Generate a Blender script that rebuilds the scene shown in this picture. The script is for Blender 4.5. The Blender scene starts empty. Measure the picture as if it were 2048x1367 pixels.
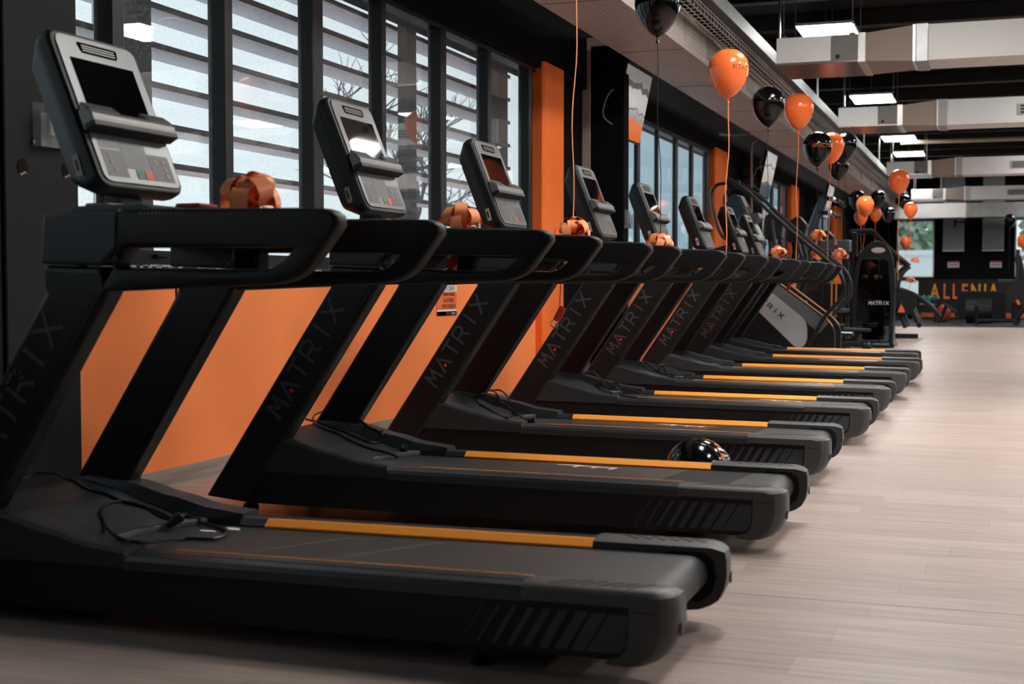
import bpy, bmesh, math, random
from mathutils import Vector, Matrix
random.seed(7)
PI = math.pi
S = bpy.context.scene
COL = S.collection

# ------------------------------------------------------------------ camera, world, lights, exposure
F, CX, CY, CAMZ = 2700.0, 1024.0, 683.5, 1.05
YAW, PITCH = math.radians(19.6692), math.radians(2.4707)
cam_d = bpy.data.cameras.new('camera'); cam = bpy.data.objects.new('camera', cam_d); COL.objects.link(cam)
cam.location = (0, 0, CAMZ); cam.rotation_euler = (PI/2 - PITCH, 0, YAW)
cam_d.sensor_width = 36; cam_d.lens = F*36/2048; cam_d.clip_end = 400
cam_d.dof.use_dof = True; cam_d.dof.focus_distance = 8.0; cam_d.dof.aperture_fstop = 3.6
S.camera = cam
S.view_settings.view_transform = 'Standard'; S.view_settings.look = 'None'
S.view_settings.gamma = 1.0; S.view_settings.use_curve_mapping = False
S.view_settings.exposure = 0.17
PANEL_LIGHT = 40.0
SKY = 1.1
w = bpy.data.worlds.new("world"); S.world = w; w.use_nodes = True
wnt = w.node_tree; bg = wnt.nodes['Background']
tc = wnt.nodes.new('ShaderNodeTexCoord'); sx = wnt.nodes.new('ShaderNodeSeparateXYZ'); cr = wnt.nodes.new('ShaderNodeValToRGB')
wnt.links.new(tc.outputs['Generated'], sx.inputs[0]); wnt.links.new(sx.outputs['Z'], cr.inputs[0]); wnt.links.new(cr.outputs[0], bg.inputs[0])
cr.color_ramp.elements[0].color = (0.80, 0.89, 0.92, 1); cr.color_ramp.elements[1].color = (0.60, 0.74, 0.82, 1)
cr.color_ramp.elements[0].position = 0.05; cr.color_ramp.elements[1].position = 0.9
bg.inputs[1].default_value = SKY

# turns a pixel of the photograph into a real point on a plane of the room (x, y or z given)
_f = Vector((-math.sin(YAW)*math.cos(PITCH), math.cos(YAW)*math.cos(PITCH), -math.sin(PITCH)))
_r = Vector((math.cos(YAW), math.sin(YAW), 0)); _u = _r.cross(_f); _C = Vector((0, 0, CAMZ))
def at(px, py, x=None, y=None, z=None, d=None):
    v = _f + _r*((px-CX)/F) - _u*((py-CY)/F)
    if d is not None: return _C + v*d
    if x is not None: return _C + v*(x/v.x)
    if y is not None: return _C + v*(y/v.y)
    return _C + v*((z-CAMZ)/v.z)

# ------------------------------------------------------------------ materials
MATS = {}
def mat(name, col, rough=.5, metal=0., bump=0., bscale=200., coat=0., var=0., vscale=4., emit=None, estr=0., spec=.28):
    if name in MATS: return MATS[name]
    m = bpy.data.materials.new(name); m.use_nodes = True; nt = m.node_tree; b = nt.nodes['Principled BSDF']
    c = (*col, 1) if len(col) == 3 else col
    b.inputs['Base Color'].default_value = c; b.inputs['Roughness'].default_value = rough; b.inputs['Metallic'].default_value = metal
    b.inputs['Coat Weight'].default_value = coat; b.inputs['Coat Roughness'].default_value = .08
    b.inputs['Specular IOR Level'].default_value = spec
    if emit: b.inputs['Emission Color'].default_value = (*emit, 1); b.inputs['Emission Strength'].default_value = estr
    g = nt.nodes.new('ShaderNodeNewGeometry')
    if bump:
        n = nt.nodes.new('ShaderNodeTexNoise'); n.inputs['Scale'].default_value = bscale; n.inputs['Detail'].default_value = 3
        nt.links.new(g.outputs['Position'], n.inputs['Vector'])
        bu = nt.nodes.new('ShaderNodeBump'); bu.inputs['Strength'].default_value = bump; bu.inputs['Distance'].default_value = .002
        nt.links.new(n.outputs['Fac'], bu.inputs['Height']); nt.links.new(bu.outputs[0], b.inputs['Normal'])
    if var:
        n = nt.nodes.new('ShaderNodeTexNoise'); n.inputs['Scale'].default_value = vscale; n.inputs['Detail'].default_value = 4
        nt.links.new(g.outputs['Position'], n.inputs['Vector'])
        mx = nt.nodes.new('ShaderNodeMix'); mx.data_type = 'RGBA'
        mx.inputs['A'].default_value = tuple(v*(1-var) for v in c[:3])+(1,); mx.inputs['B'].default_value = tuple(min(1, v*(1+var)) for v in c[:3])+(1,)
        nt.links.new(n.outputs['Fac'], mx.inputs['Factor']); nt.links.new(mx.outputs['Result'], b.inputs['Base Color'])
    MATS[name] = m; return m

black_wall = mat('black_wall_paint', (.0025, .003, .0036), .9, bump=.2, bscale=60, var=.2, spec=.12)
black_ceil = mat('black_ceiling_paint', (.003, .0035, .004), .9)
concrete = mat('black_concrete', (.008, .009, .010), .7, bump=.5, bscale=45, var=.25, vscale=9)
orange_wall = mat('orange_wall_paint', (.98, .26, .08), .75, bump=.35, bscale=160, var=.06, vscale=3)
orange_pill = mat('orange_pillar_paint', (.85, .17, .03), .8, bump=.35, bscale=120, var=.08)
frame_mat = mat('black_window_frame', (.006, .0065, .0075), .4)
frame_brown = mat('bronze_window_reveal', (.045, .038, .036), .5)
sill_mat = mat('dark_sill', (.03, .03, .032), .55, var=.3, vscale=20)
dust = mat('dusty_white_edge', (.45, .44, .42), .8, var=.5, vscale=90)
plas = mat('black_plastic', (.009, .010, .011), .42, bump=.25, bscale=900)
plas_dk = mat('black_frame_metal', (.0065, .0055, .006), .5, bump=.1, bscale=700)
upr = mat('upright_charcoal_metal', (.010, .0108, .0122), .38, bump=.08, bscale=900)
head_m = mat('upright_head_satin', (.024, .029, .033), .38, bump=.1, bscale=900)
cover_m = mat('charcoal_moulded_plastic', (.030, .033, .037), .42, bump=.2, bscale=800)
rail_m = mat('dark_grey_rail_plastic', (.022, .025, .027), .36, bump=.15, bscale=900, spec=.5)
cap_m = mat('dark_grey_endcap_plastic', (.050, .051, .051), .42, bump=.25, bscale=900, spec=.5)
lip_m = mat('grey_cover_lip', (.07, .08, .085), .35)
stripe_m = mat('blue_grey_accent', (.045, .051, .064), .45)
belt_m = mat('running_belt_rubber', (.024, .0255, .027), .42, bump=.3, bscale=1400, var=.15, vscale=5, spec=.5)
belt_dark = mat('running_belt_dark_print', (.006, .0065, .0075), .6)
belt_light = mat('running_belt_print', (.085, .09, .09), .6)
belt_seam = mat('running_belt_seam', (.012, .012, .013), .6)
orange_strip = mat('orange_strip_plastic', (1., .36, .045), .4)
rubber = mat('black_grip_rubber', (.006, .006, .0065), .5)
white_p = mat('white_print', (.75, .75, .73), .6)
grey_letter = mat('grey_logo_print', (.062, .064, .070), .35)
red_dot = mat('red_print', (.6, .05, .02), .5)
bezel_m = mat('satin_silver_bezel', (.10, .104, .105), .34, .55)
keypad_m = mat('grey_keypad', (.075, .078, .078), .45, .2)
keypad_dk = mat('dark_keypad_field', (.06, .06, .062), .45, .2)
silver_m = mat('silver_tray_plastic', (.15, .148, .14), .38, .4)
screen_m = mat('black_glass_screen', (.002, .002, .003), .04)
green_b = mat('green_button', (.03, .17, .07), .5)
red_b = mat('red_button', (.62, .06, .045), .5)
sticker_m = mat('white_sticker', (.42, .36, .34), .6)
red_pl = mat('red_safety_plastic', (.42, .035, .02), .4)
chrome = mat('chrome', (.7, .7, .7), .15, 1.)
steel = mat('galvanised_steel', (.30, .31, .31), .42, .85, var=.25, vscale=6)
wire_m = mat('cable_tray_wire', (.62, .64, .64), .4, .4)
duct_w = mat('white_duct_foil', (.62, .62, .61), .5, .1, bump=.4, bscale=14, var=.05)
duct_g = mat('grey_fan_panel', (.19, .185, .18), .6, bump=.4, bscale=300)
duct_b = mat('beige_duct_side', (.30, .235, .20), .6, bump=.4, bscale=200)
duct_tape = mat('aluminium_tape', (.62, .62, .60), .3, .6, bump=.6, bscale=40)
coil_under = mat('fan_coil_underside_metal', (.30, .25, .23), .25, .9)
tray_beige = mat('beige_trim', (.33, .26, .23), .6)
latex_o = mat('orange_latex', (1., .185, .04), .22, coat=.5)
latex_k = mat('black_latex', (.003, .003, .0035), .14, coat=.35)
ribbon_o = mat('orange_satin_ribbon', (1., .34, .15), .28)
ribbon_k = mat('black_ribbon', (.02, .02, .022), .5)
cable_m = mat('black_cable', (.006, .006, .007), .35)
cable_g = mat('grey_cable', (.25, .21, .19), .6)
mach_m = mat('black_machine_steel', (.014, .015, .017), .3)
mach_blue = mat('dark_blue_grey_steel', (.035, .055, .068), .3, .4)
pad_m = mat('black_upholstery', (.02, .022, .025), .5)
grey_panel_m = mat('light_grey_panel', (.42, .44, .455), .4, .1)
mid_panel_m = mat('mid_grey_panel', (.12, .13, .14), .45)
light_m = mat('led_panel_diffuser', (.9, .9, .88), .5, emit=(1, .97, .93), estr=PANEL_LIGHT)
light_fr = mat('led_panel_frame', (.5, .5, .5), .5)
slat_m = mat('brown_louvre_wood', (.86, .79, .81), .75, var=.15, vscale=3)
slat_edge = mat('dark_louvre_edge', (.045, .022, .026), .7, var=.4, vscale=30)
ground_m = mat('pale_wet_asphalt', (.85, .87, .88), .6, var=.1, vscale=.5)
bldg_m = mat('pale_blue_facade', (.58, .72, .77), .8)
leaf_m = mat('tree_leaves', (.34, .42, .30), .9, var=.5, vscale=3)
bark_m = mat('bare_bark', (.12, .10, .10), .9)
mat_floor = mat('dark_rubber_flooring', (.022, .032, .040), .6, bump=.2)
cloth_b = mat('black_cloth', (.008, .008, .010), .8)

def glass(name, tint=(1, 1, 1), haze=.03, rough=.0, drops=False, ior=1.5):
    m = bpy.data.materials.new(name); m.use_nodes = True; nt = m.node_tree
    for n in list(nt.nodes): nt.nodes.remove(n)
    out = nt.nodes.new('ShaderNodeOutputMaterial'); tr = nt.nodes.new('ShaderNodeBsdfTransparent'); gl = nt.nodes.new('ShaderNodeBsdfGlossy')
    df = nt.nodes.new('ShaderNodeBsdfDiffuse'); fr = nt.nodes.new('ShaderNodeFresnel'); m1 = nt.nodes.new('ShaderNodeMixShader'); m2 = nt.nodes.new('ShaderNodeMixShader')
    gm_ = nt.nodes.new('ShaderNodeNewGeometry'); mi_ = nt.nodes.new('ShaderNodeMapRange'); mi_.inputs['To Min'].default_value = ior; mi_.inputs['To Max'].default_value = 1/ior
    nt.links.new(gm_.outputs['Backfacing'], mi_.inputs['Value']); nt.links.new(mi_.outputs[0], fr.inputs['IOR'])
    tr.inputs[0].default_value = (*tint, 1); gl.inputs['Roughness'].default_value = rough; fr.inputs['IOR'].default_value = 1.5
    df.inputs[0].default_value = (.8, .85, .88, 1)
    nt.links.new(fr.outputs[0], m1.inputs[0]); nt.links.new(tr.outputs[0], m1.inputs[1]); nt.links.new(gl.outputs[0], m1.inputs[2])
    nt.links.new(m1.outputs[0], m2.inputs[1]); nt.links.new(df.outputs[0], m2.inputs[2]); m2.inputs[0].default_value = haze
    if drops:
        g = nt.nodes.new('ShaderNodeNewGeometry'); n = nt.nodes.new('ShaderNodeTexNoise'); n.inputs['Scale'].default_value = 55; n.inputs['Detail'].default_value = 4
        mr = nt.nodes.new('ShaderNodeMapRange'); mr.inputs['From Min'].default_value = .52; mr.inputs['From Max'].default_value = .75; mr.inputs['To Min'].default_value = haze; mr.inputs['To Max'].default_value = .16
        nt.links.new(g.outputs['Position'], n.inputs['Vector']); nt.links.new(n.outputs['Fac'], mr.inputs['Value']); nt.links.new(mr.outputs[0], m2.inputs[0])
    nt.links.new(m2.outputs[0], out.inputs[0]); MATS[name] = m; return m
glass_win = glass('rain_wet_window_glass', (.97, .99, 1), .03, drops=True)
glass_far = glass('clean_window_glass', (.97, .99, 1), .05, ior=1.2)
acrylic = glass('clear_acrylic', (.9, .92, .94), .06, .05)
smoked = glass('smoked_acrylic_shroud', (.30, .33, .36), .0, .05)

def wood_floor(name, planks, base=(.425, .335, .292)):
    m = bpy.data.materials.new(name); m.use_nodes = True; nt = m.node_tree; b = nt.nodes['Principled BSDF']; L = nt.links.new
    g = nt.nodes.new('ShaderNodeNewGeometry'); mp = nt.nodes.new('ShaderNodeMapping'); mp.inputs['Scale'].default_value = (1.1, 22, 22)
    L(g.outputs['Position'], mp.inputs[0]); n = nt.nodes.new('ShaderNodeTexNoise'); n.inputs['Scale'].default_value = 1.6; n.inputs['Detail'].default_value = 8; n.inputs['Roughness'].default_value = .65
    L(mp.outputs[0], n.inputs['Vector'])
    cr = nt.nodes.new('ShaderNodeValToRGB'); cr.color_ramp.elements[0].position = .3; cr.color_ramp.elements[1].position = .72
    cr.color_ramp.elements[0].color = tuple(v*.66 for v in base)+(1,); cr.color_ramp.elements[1].color = tuple(v*1.22 for v in base)+(1,)
    L(n.outputs['Fac'], cr.inputs[0])
    mx = nt.nodes.new('ShaderNodeMix'); mx.data_type = 'RGBA'; mx.blend_type = 'MULTIPLY'; mx.inputs['Factor'].default_value = 1
    L(cr.outputs[0], mx.inputs['A'])
    mr = nt.nodes.new('ShaderNodeMapRange'); mr.inputs['To Min'].default_value = .87; mr.inputs['To Max'].default_value = 1.09
    if planks:
        oi = nt.nodes.new('ShaderNodeObjectInfo'); L(oi.outputs['Random'], mr.inputs['Value'])
    else:
        br = nt.nodes.new('ShaderNodeTexBrick'); br.inputs['Scale'].default_value = 1; br.inputs['Mortar Size'].default_value = .0015; br.inputs['Brick Width'].default_value = 1.2; br.inputs['Row Height'].default_value = .18
        br.inputs['Color1'].default_value = (0, 0, 0, 1); br.inputs['Color2'].default_value = (1, 1, 1, 1); br.inputs['Mortar'].default_value = (0, 0, 0, 1); br.inputs['Bias'].default_value = 0
        L(g.outputs['Position'], br.inputs['Vector']); L(br.outputs['Color'], mr.inputs['Value'])
    L(mr.outputs[0], mx.inputs['B']); L(mx.outputs['Result'], b.inputs['Base Color'])
    b.inputs['Roughness'].default_value = .42
    bu = nt.nodes.new('ShaderNodeBump'); bu.inputs['Strength'].default_value = .15; bu.inputs['Distance'].default_value = .002; L(n.outputs['Fac'], bu.inputs['Height']); L(bu.outputs[0], b.inputs['Normal'])
    MATS[name] = m; return m
plank_mat = wood_floor('greige_wood_planks', True); floor_mat = wood_floor('greige_wood_floor', False)
skirt_mat = wood_floor('wood_skirting', True, (.33, .26, .225))
for n_ in skirt_mat.node_tree.nodes:
    if n_.type == 'MAPPING': n_.inputs['Scale'].default_value = (22, 1.1, 22)

def soffit_mat():
    m = bpy.data.materials.new('perforated_duct_metal'); m.use_nodes = True; nt = m.node_tree; b = nt.nodes['Principled BSDF']; L = nt.links.new
    b.inputs['Base Color'].default_value = (.36, .31, .29, 1); b.inputs['Metallic'].default_value = .35; b.inputs['Roughness'].default_value = .42
    g = nt.nodes.new('ShaderNodeNewGeometry'); v = nt.nodes.new('ShaderNodeTexVoronoi'); v.inputs['Scale'].default_value = 22; v.inputs['Randomness'].default_value = .0
    L(g.outputs['Position'], v.inputs['Vector']); bu = nt.nodes.new('ShaderNodeBump'); bu.inputs['Strength'].default_value = .5; bu.inputs['Distance'].default_value = .03
    cr = nt.nodes.new('ShaderNodeValToRGB'); cr.color_ramp.elements[0].position = .22; cr.color_ramp.elements[1].position = .42
    cr.color_ramp.elements[0].color = (.25, .215, .20, 1); cr.color_ramp.elements[1].color = (.48, .42, .39, 1); L(v.outputs['Distance'], cr.inputs[0]); L(cr.outputs[0], b.inputs['Base Color'])
    L(v.outputs['Distance'], bu.inputs['Height']); L(bu.outputs[0], b.inputs['Normal']); return m
perf = soffit_mat()

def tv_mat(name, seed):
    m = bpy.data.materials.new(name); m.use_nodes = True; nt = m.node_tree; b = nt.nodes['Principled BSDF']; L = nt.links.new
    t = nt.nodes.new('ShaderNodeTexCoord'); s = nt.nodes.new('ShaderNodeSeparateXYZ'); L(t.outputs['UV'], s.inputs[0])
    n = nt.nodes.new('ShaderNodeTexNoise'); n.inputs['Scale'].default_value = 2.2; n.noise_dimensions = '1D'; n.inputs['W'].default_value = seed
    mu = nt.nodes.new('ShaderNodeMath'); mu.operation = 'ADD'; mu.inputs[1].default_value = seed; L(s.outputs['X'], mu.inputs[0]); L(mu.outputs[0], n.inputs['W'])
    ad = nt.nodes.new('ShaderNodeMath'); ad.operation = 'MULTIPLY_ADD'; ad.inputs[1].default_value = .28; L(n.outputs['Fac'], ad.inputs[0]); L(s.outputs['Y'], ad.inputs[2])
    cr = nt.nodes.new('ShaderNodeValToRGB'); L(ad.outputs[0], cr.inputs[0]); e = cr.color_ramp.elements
    if seed == 1: stops = [(0, (.62, .12, .015)), (.42, (.70, .16, .03)), (.44, (.28, .27, .27)), (.55, (.36, .35, .35)), (.56, (.05, .05, .05)), (.59, (.45, .45, .44)), (.84, (.42, .43, .43)), (.85, (.04, .05, .06)), (.92, (.05, .06, .07)), (.94, (.26, .24, .23))]  # wavy room reflection on the first screen, painted into its colour and glow
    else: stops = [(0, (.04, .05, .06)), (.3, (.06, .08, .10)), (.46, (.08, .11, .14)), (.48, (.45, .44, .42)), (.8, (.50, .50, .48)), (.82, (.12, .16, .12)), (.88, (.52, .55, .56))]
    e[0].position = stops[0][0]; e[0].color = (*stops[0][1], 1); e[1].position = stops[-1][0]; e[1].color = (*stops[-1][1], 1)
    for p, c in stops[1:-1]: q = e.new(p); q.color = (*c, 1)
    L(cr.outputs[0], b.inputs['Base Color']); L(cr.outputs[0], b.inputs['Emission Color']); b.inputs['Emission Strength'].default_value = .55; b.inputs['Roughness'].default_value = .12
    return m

# ------------------------------------------------------------------ mesh helpers
class MB:
    def __init__(s): s.bm = bmesh.new(); s.o = Vector((0, 0, 0))
    def _add(s, b, M=None):
        if M is not None: b.transform(M)
        me = bpy.data.meshes.new('t'); b.to_mesh(me); b.free(); s.bm.from_mesh(me); bpy.data.meshes.remove(me); return s
    def box(s, lo, hi, bev=0., rot=None, seg=1):
        b = bmesh.new(); bmesh.ops.create_cube(b, size=1)
        lo = Vector(lo); hi = Vector(hi); c = (lo+hi)/2; d = hi-lo
        b.transform(Matrix.Diagonal((d.x, d.y, d.z, 1)))
        if bev: bmesh.ops.bevel(b, geom=b.edges[:], offset=bev, segments=seg, profile=.7, affect='EDGES')
        M = Matrix.Translation(c)
        if rot is not None: M = M @ rot.to_4x4()
        return s._add(b, M)
    def prism(s, pts, a0, a1, axis='y', bev=0., seg=2):
        b = bmesh.new()
        def mk(p, a): return (p[0], a, p[1]) if axis == 'y' else ((a, p[0], p[1]) if axis == 'x' else (p[0], p[1], a))
        v0 = [b.verts.new(mk(p, a0)) for p in pts]; v1 = [b.verts.new(mk(p, a1)) for p in pts]; n = len(pts)
        b.faces.new(v0); b.faces.new(v1[::-1])
        for i in range(n): b.faces.new((v0[i], v1[i], v1[(i+1) % n], v0[(i+1) % n]))
        bmesh.ops.recalc_face_normals(b, faces=b.faces[:])
        if bev: bmesh.ops.bevel(b, geom=b.edges[:], offset=bev, segments=seg, profile=.6, affect='EDGES')
        return s._add(b)
    def tube(s, pts, r, n=8, caps=True, flat=1.):
        pts = [Vector(p) for p in pts]; b = bmesh.new(); rings = []; up = Vector((0, 0, 1)); side = None
        for i, p in enumerate(pts):
            t = (pts[min(i+1, len(pts)-1)]-pts[max(i-1, 0)]).normalized()
            if side is None: side = t.cross(up); side = side.normalized() if side.length > 1e-3 else Vector((1, 0, 0))
            side = (side - t*side.dot(t)).normalized(); nn = t.cross(side); rr = r[i] if isinstance(r, (list, tuple)) else r
            rings.append([b.verts.new(p + side*math.cos(2*PI*k/n)*rr + nn*math.sin(2*PI*k/n)*rr*flat) for k in range(n)])
        for a, c in zip(rings, rings[1:]):
            for k in range(n): b.faces.new((a[k], a[(k+1) % n], c[(k+1) % n], c[k]))
        if caps: b.faces.new(rings[0][::-1]); b.faces.new(rings[-1])
        bmesh.ops.recalc_face_normals(b, faces=b.faces[:])
        return s._add(b)
    def lathe(s, prof, n=24, M=None):
        b = bmesh.new(); rings = [[b.verts.new((r*math.cos(2*PI*k/n), r*math.sin(2*PI*k/n), z)) for k in range(n)] for r, z in prof]
        for a, c in zip(rings, rings[1:]):
            for k in range(n): b.faces.new((a[k], a[(k+1) % n], c[(k+1) % n], c[k]))
        b.faces.new(rings[0][::-1]); b.faces.new(rings[-1]); bmesh.ops.remove_doubles(b, verts=b.verts[:], dist=1e-5)
        bmesh.ops.recalc_face_normals(b, faces=b.faces[:])
        return s._add(b, M)
    def cyl(s, p0, p1, r, n=16): return s.tube([p0, p1], r, n)
    def grid(s, rows, thick=False, close=False):
        b = bmesh.new(); V = [[b.verts.new(p) for p in row] for row in rows]
        for a, c in zip(V, V[1:]):
            for k in range(len(a)-1): b.faces.new((a[k], a[k+1], c[k+1], c[k]))
        return s._add(b)
    def ring(s, outer, inner, y0, y1, r):
        b = bmesh.new(); n = len(outer); L = []
        lay = [(y0, r), (y0+r*.35, r*.35), (y0+r, 0), (y1-r, 0), (y1-r*.35, r*.35), (y1, r)]
        for y, ins in lay:
            o_ = []; i_ = []
            for p, q in zip(outer, inner):
                p = Vector(p); q = Vector(q); d = (q-p).normalized()
                a = p+d*ins; c = q-d*ins; o_.append(b.verts.new((a.x, y, a.y))); i_.append(b.verts.new((c.x, y, c.y)))
            L.append((o_, i_))
        for (o0, i0), (o1, i1) in zip(L, L[1:]):
            for k in range(n):
                j = (k+1) % n; b.faces.new((o0[k], o1[k], o1[j], o0[j])); b.faces.new((i0[k], i0[j], i1[j], i1[k]))
        for (o_, i_) in (L[0], L[-1]):
            for k in range(n): j = (k+1) % n; b.faces.new((o_[k], o_[j], i_[j], i_[k]))
        bmesh.ops.recalc_face_normals(b, faces=b.faces[:]); return s._add(b)
    def xf(s, M): s.bm.transform(M); return s
    def build(s, name, m, parent=None, smooth=True, ang=35, off=None, wn=True):
        if off is not None: s.bm.transform(Matrix.Translation(-Vector(off)))
        me = bpy.data.meshes.new(name); s.bm.to_mesh(me); s.bm.free(); me.materials.append(m)
        if smooth:
            for p in me.polygons: p.use_smooth = True
            me.set_sharp_from_angle(angle=math.radians(ang))
        o = bpy.data.objects.new(name, me); COL.objects.link(o)
        if smooth and wn: q = o.modifiers.new('wn', 'WEIGHTED_NORMAL'); q.keep_sharp = True; q.weight = 80
        if parent: o.parent = parent
        return o
def tag(o, label=None, cat=None, group=None, kind=None):
    if label: o['label'] = label
    if cat: o['category'] = cat
    if group: o['group'] = group
    if kind: o['kind'] = kind
    return o
def empty(name, loc, rz=0): o = bpy.data.objects.new(name, None); o.location = loc; o.rotation_euler = (0, 0, rz); o.empty_display_size = .1; COL.objects.link(o); return o
def kids(o): return [c for c in CH.get(o.name, [])]
def copy_tree(o, parent=None):
    c = o.copy(); COL.objects.link(c)
    if parent: c.parent = parent
    for ch in list(o.children): copy_tree(ch, c)
    return c
def chaikin(pts, it=2, closed=True):
    for _ in range(it):
        q = []; n = len(pts)
        for i in range(n if closed else n-1):
            a = Vector(pts[i]); b = Vector(pts[(i+1) % n]); q += [a*.75+b*.25, a*.25+b*.75]
        if not closed: q = [Vector(pts[0])]+q+[Vector(pts[-1])]
        pts = q
    return pts
def corner(pts, r, seg=4):
    out = []; n = len(pts)
    for i in range(n):
        a = Vector(pts[i-1]); b = Vector(pts[i]); c = Vector(pts[(i+1) % n])
        rr = r[i] if isinstance(r, (list, tuple)) else r
        if rr <= 0: out.append(b); continue
        d1 = (a-b); d2 = (c-b); k = min(rr, d1.length*.49, d2.length*.49); p = b+d1.normalized()*k; q = b+d2.normalized()*k
        for j in range(seg+1):
            t = j/seg; out.append(p*(1-t)**2 + b*2*t*(1-t) + q*t*t)
    return out
def resample(pts, n, closed=True):
    P = [Vector(p) for p in pts]; 
    if closed: P.append(P[0])
    L = [0]
    for a, b in zip(P, P[1:]): L.append(L[-1]+(b-a).length)
    out = []; j = 0; m = n if closed else n-1
    for i in range(n):
        t = L[-1]*i/m
        while j < len(L)-2 and L[j+1] < t: j += 1
        k = (t-L[j])/max(L[j+1]-L[j], 1e-9); out.append(P[j]*(1-k)+P[j+1]*k)
    return out
def spline(pts, n=8):
    P = [Vector(p) for p in pts]; out = []
    for i in range(len(P)-1):
        p0 = P[max(i-1, 0)]; p1 = P[i]; p2 = P[i+1]; p3 = P[min(i+2, len(P)-1)]
        for j in range(n):
            t = j/n; out.append(.5*((2*p1)+(p2-p0)*t+(2*p0-5*p1+4*p2-p3)*t*t+(3*p1-p0-3*p2+p3)*t**3))
    return out+[P[-1]]
def text_mesh(txt, size, depth=.0, sx=1., bold=0., spacing=1.):
    c = bpy.data.curves.new('txt', 'FONT'); c.body = txt; c.size = size; c.extrude = depth; c.align_x = 'CENTER'; c.align_y = 'CENTER'; c.offset = bold; c.space_character = spacing; c.resolution_u = 3
    o = bpy.data.objects.new('txt', c); me = bpy.data.meshes.new_from_object(o)
    if sx != 1: me.transform(Matrix.Diagonal((sx, 1, 1, 1)))
    bpy.data.objects.remove(o); bpy.data.curves.remove(c); return me
def text_obj(name, txt, size, m, M, parent=None, depth=.001, sx=1., bold=0., spacing=1.):
    me = text_mesh(txt, size, depth, sx, bold, spacing); me.transform(M); me.materials.clear(); me.materials.append(m)
    o = bpy.data.objects.new(name, me); COL.objects.link(o)
    if parent: o.parent = parent
    return o
def frame(o, x, y):  # matrix from local x,y axes at origin
    x = Vector(x).normalized(); z = x.cross(Vector(y)).normalized(); y = z.cross(x)
    M = Matrix((x, y, z)).transposed().to_4x4(); M.translation = Vector(o); return M

# ================================================================== THE SETTING
WX = -4.06
BACK = 42.0
# floor: one sheet beyond, separate planks near the camera
fl = MB().box((-4.4, -8, -.12), (12, 2.2, -.0)).box((-4.4, 7.24, -.12), (12, 34.5, 0)).box((2.6, 2.2, -.12), (12, 7.24, 0)).box((-4.4, 34.5, -.12), (12, 42.3, 0)).build('floor', floor_mat, smooth=False)
tag(fl, 'greige wood plank floor running the length of the gym', 'floor', kind='structure')
MB().box((-4.4, 2.2, -.12), (2.6, 7.24, -.006)).build('underlay', mat('dark_joint', (.05, .035, .03), .9), fl)
PL, PW = 1.2, .18
pm = {}
y = 2.2; row = 0
while y < 7.23:
    gap = .0045 if abs(y+PW-4.54) < .09 else .0007
    off = -((row*0.47) % 1.0)*PL; x = -4.4+off
    while x < 2.6:
        x0 = max(x, -4.4); x1 = min(x+PL, 2.6)
        if x1-x0 > .02:
            key = (round(x1-x0, 3), gap)
            if key not in pm:
                p = MB().box((0, 0, -.006), (x1-x0-.0007, PW-gap, 0), .0004).build('plank', plank_mat, fl, smooth=False); pm[key] = p.data
            else:
                p = bpy.data.objects.new('plank', pm[key]); COL.objects.link(p); p.parent = fl
            p.location = (x0, y, 0)
        x += PL
    y += PW; row += 1
rub = MB().box((-4.05, 34.5, .0), (12, 41.98, .012)).build('floor', mat_floor, smooth=False); tag(rub, 'dark rubber gym flooring before the far wall', 'floor', kind='structure')

ce = MB().box((-4.4, -8, 4.6), (12, 42.3, 4.7)).build('ceiling', black_ceil, smooth=False); tag(ce, 'black painted ceiling above the ducts', 'ceiling', kind='structure')
bm_ = None
for i in range(26):
    if bm_ is None: bm_ = MB().box((-4.06, -.09, 4.38), (12, .09, 4.6), .01).build('ceiling_beam', mat('black_beam', (.005, .0055, .006), .6), ce)
    o = bm_ if i == 0 else bm_.copy()
    if i: COL.objects.link(o)
    o.location.y = -6.5+i*1.9
def S_(name, mb, m, label, cat, **k): o = mb.build(name, m, **k); tag(o, label, cat, kind='structure'); return o

# left wall: black concrete column at the front, orange parapets, black uprights between
wl = MB().box((-4.4, -8, 0), (WX, 4.78, 1.12)).box((-4.4, -8, 3.02), (WX, 4.78, 4.6)).box((-4.4, -8, 1.12), (WX, -5.8, 3.02)).box((-4.4, 4.35, 1.12), (WX, 4.78, 3.02)).build('wall_left', concrete, smooth=False); tag(wl, 'black wall beside the nearest treadmill at the left edge', 'wall', kind='structure')
cc = MB().box((-4.4, 4.785, 0), (WX+.02, 5.285, 4.6), .006).build('trim_1', concrete, smooth=False); tag(cc, 'black raw concrete column with tie holes left of first window', 'column', kind='structure')
hole_m = mat('tie_hole_dark', (.002, .002, .002), .9)
for (hy, hz) in ((4.897, 1.565), (5.199, 1.575)):
    h = MB().cyl((WX+.012, hy, hz), (WX+.0235, hy, hz), .034, 20).build('tie_hole', hole_m, cc)
    ch = MB().tube([(WX+.022, hy-.02+.04*k/6, hz-.030-.006*math.sin(k)) for k in range(7)], .005, 6).build('chipped_edge', mat('chipped_concrete', (.35, .28, .24), .9), cc)
pits = MB()
for i in range(90):
    yy = random.uniform(4.82, 5.27); zz = random.uniform(.15, 2.2); r = random.uniform(.002, .0045)
    pits.cyl((WX+.0195, yy, zz), (WX+.0205, yy, zz), r, 7)
po = pits.build('concrete_pits', hole_m, cc); po['kind'] = 'stuff'

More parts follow.
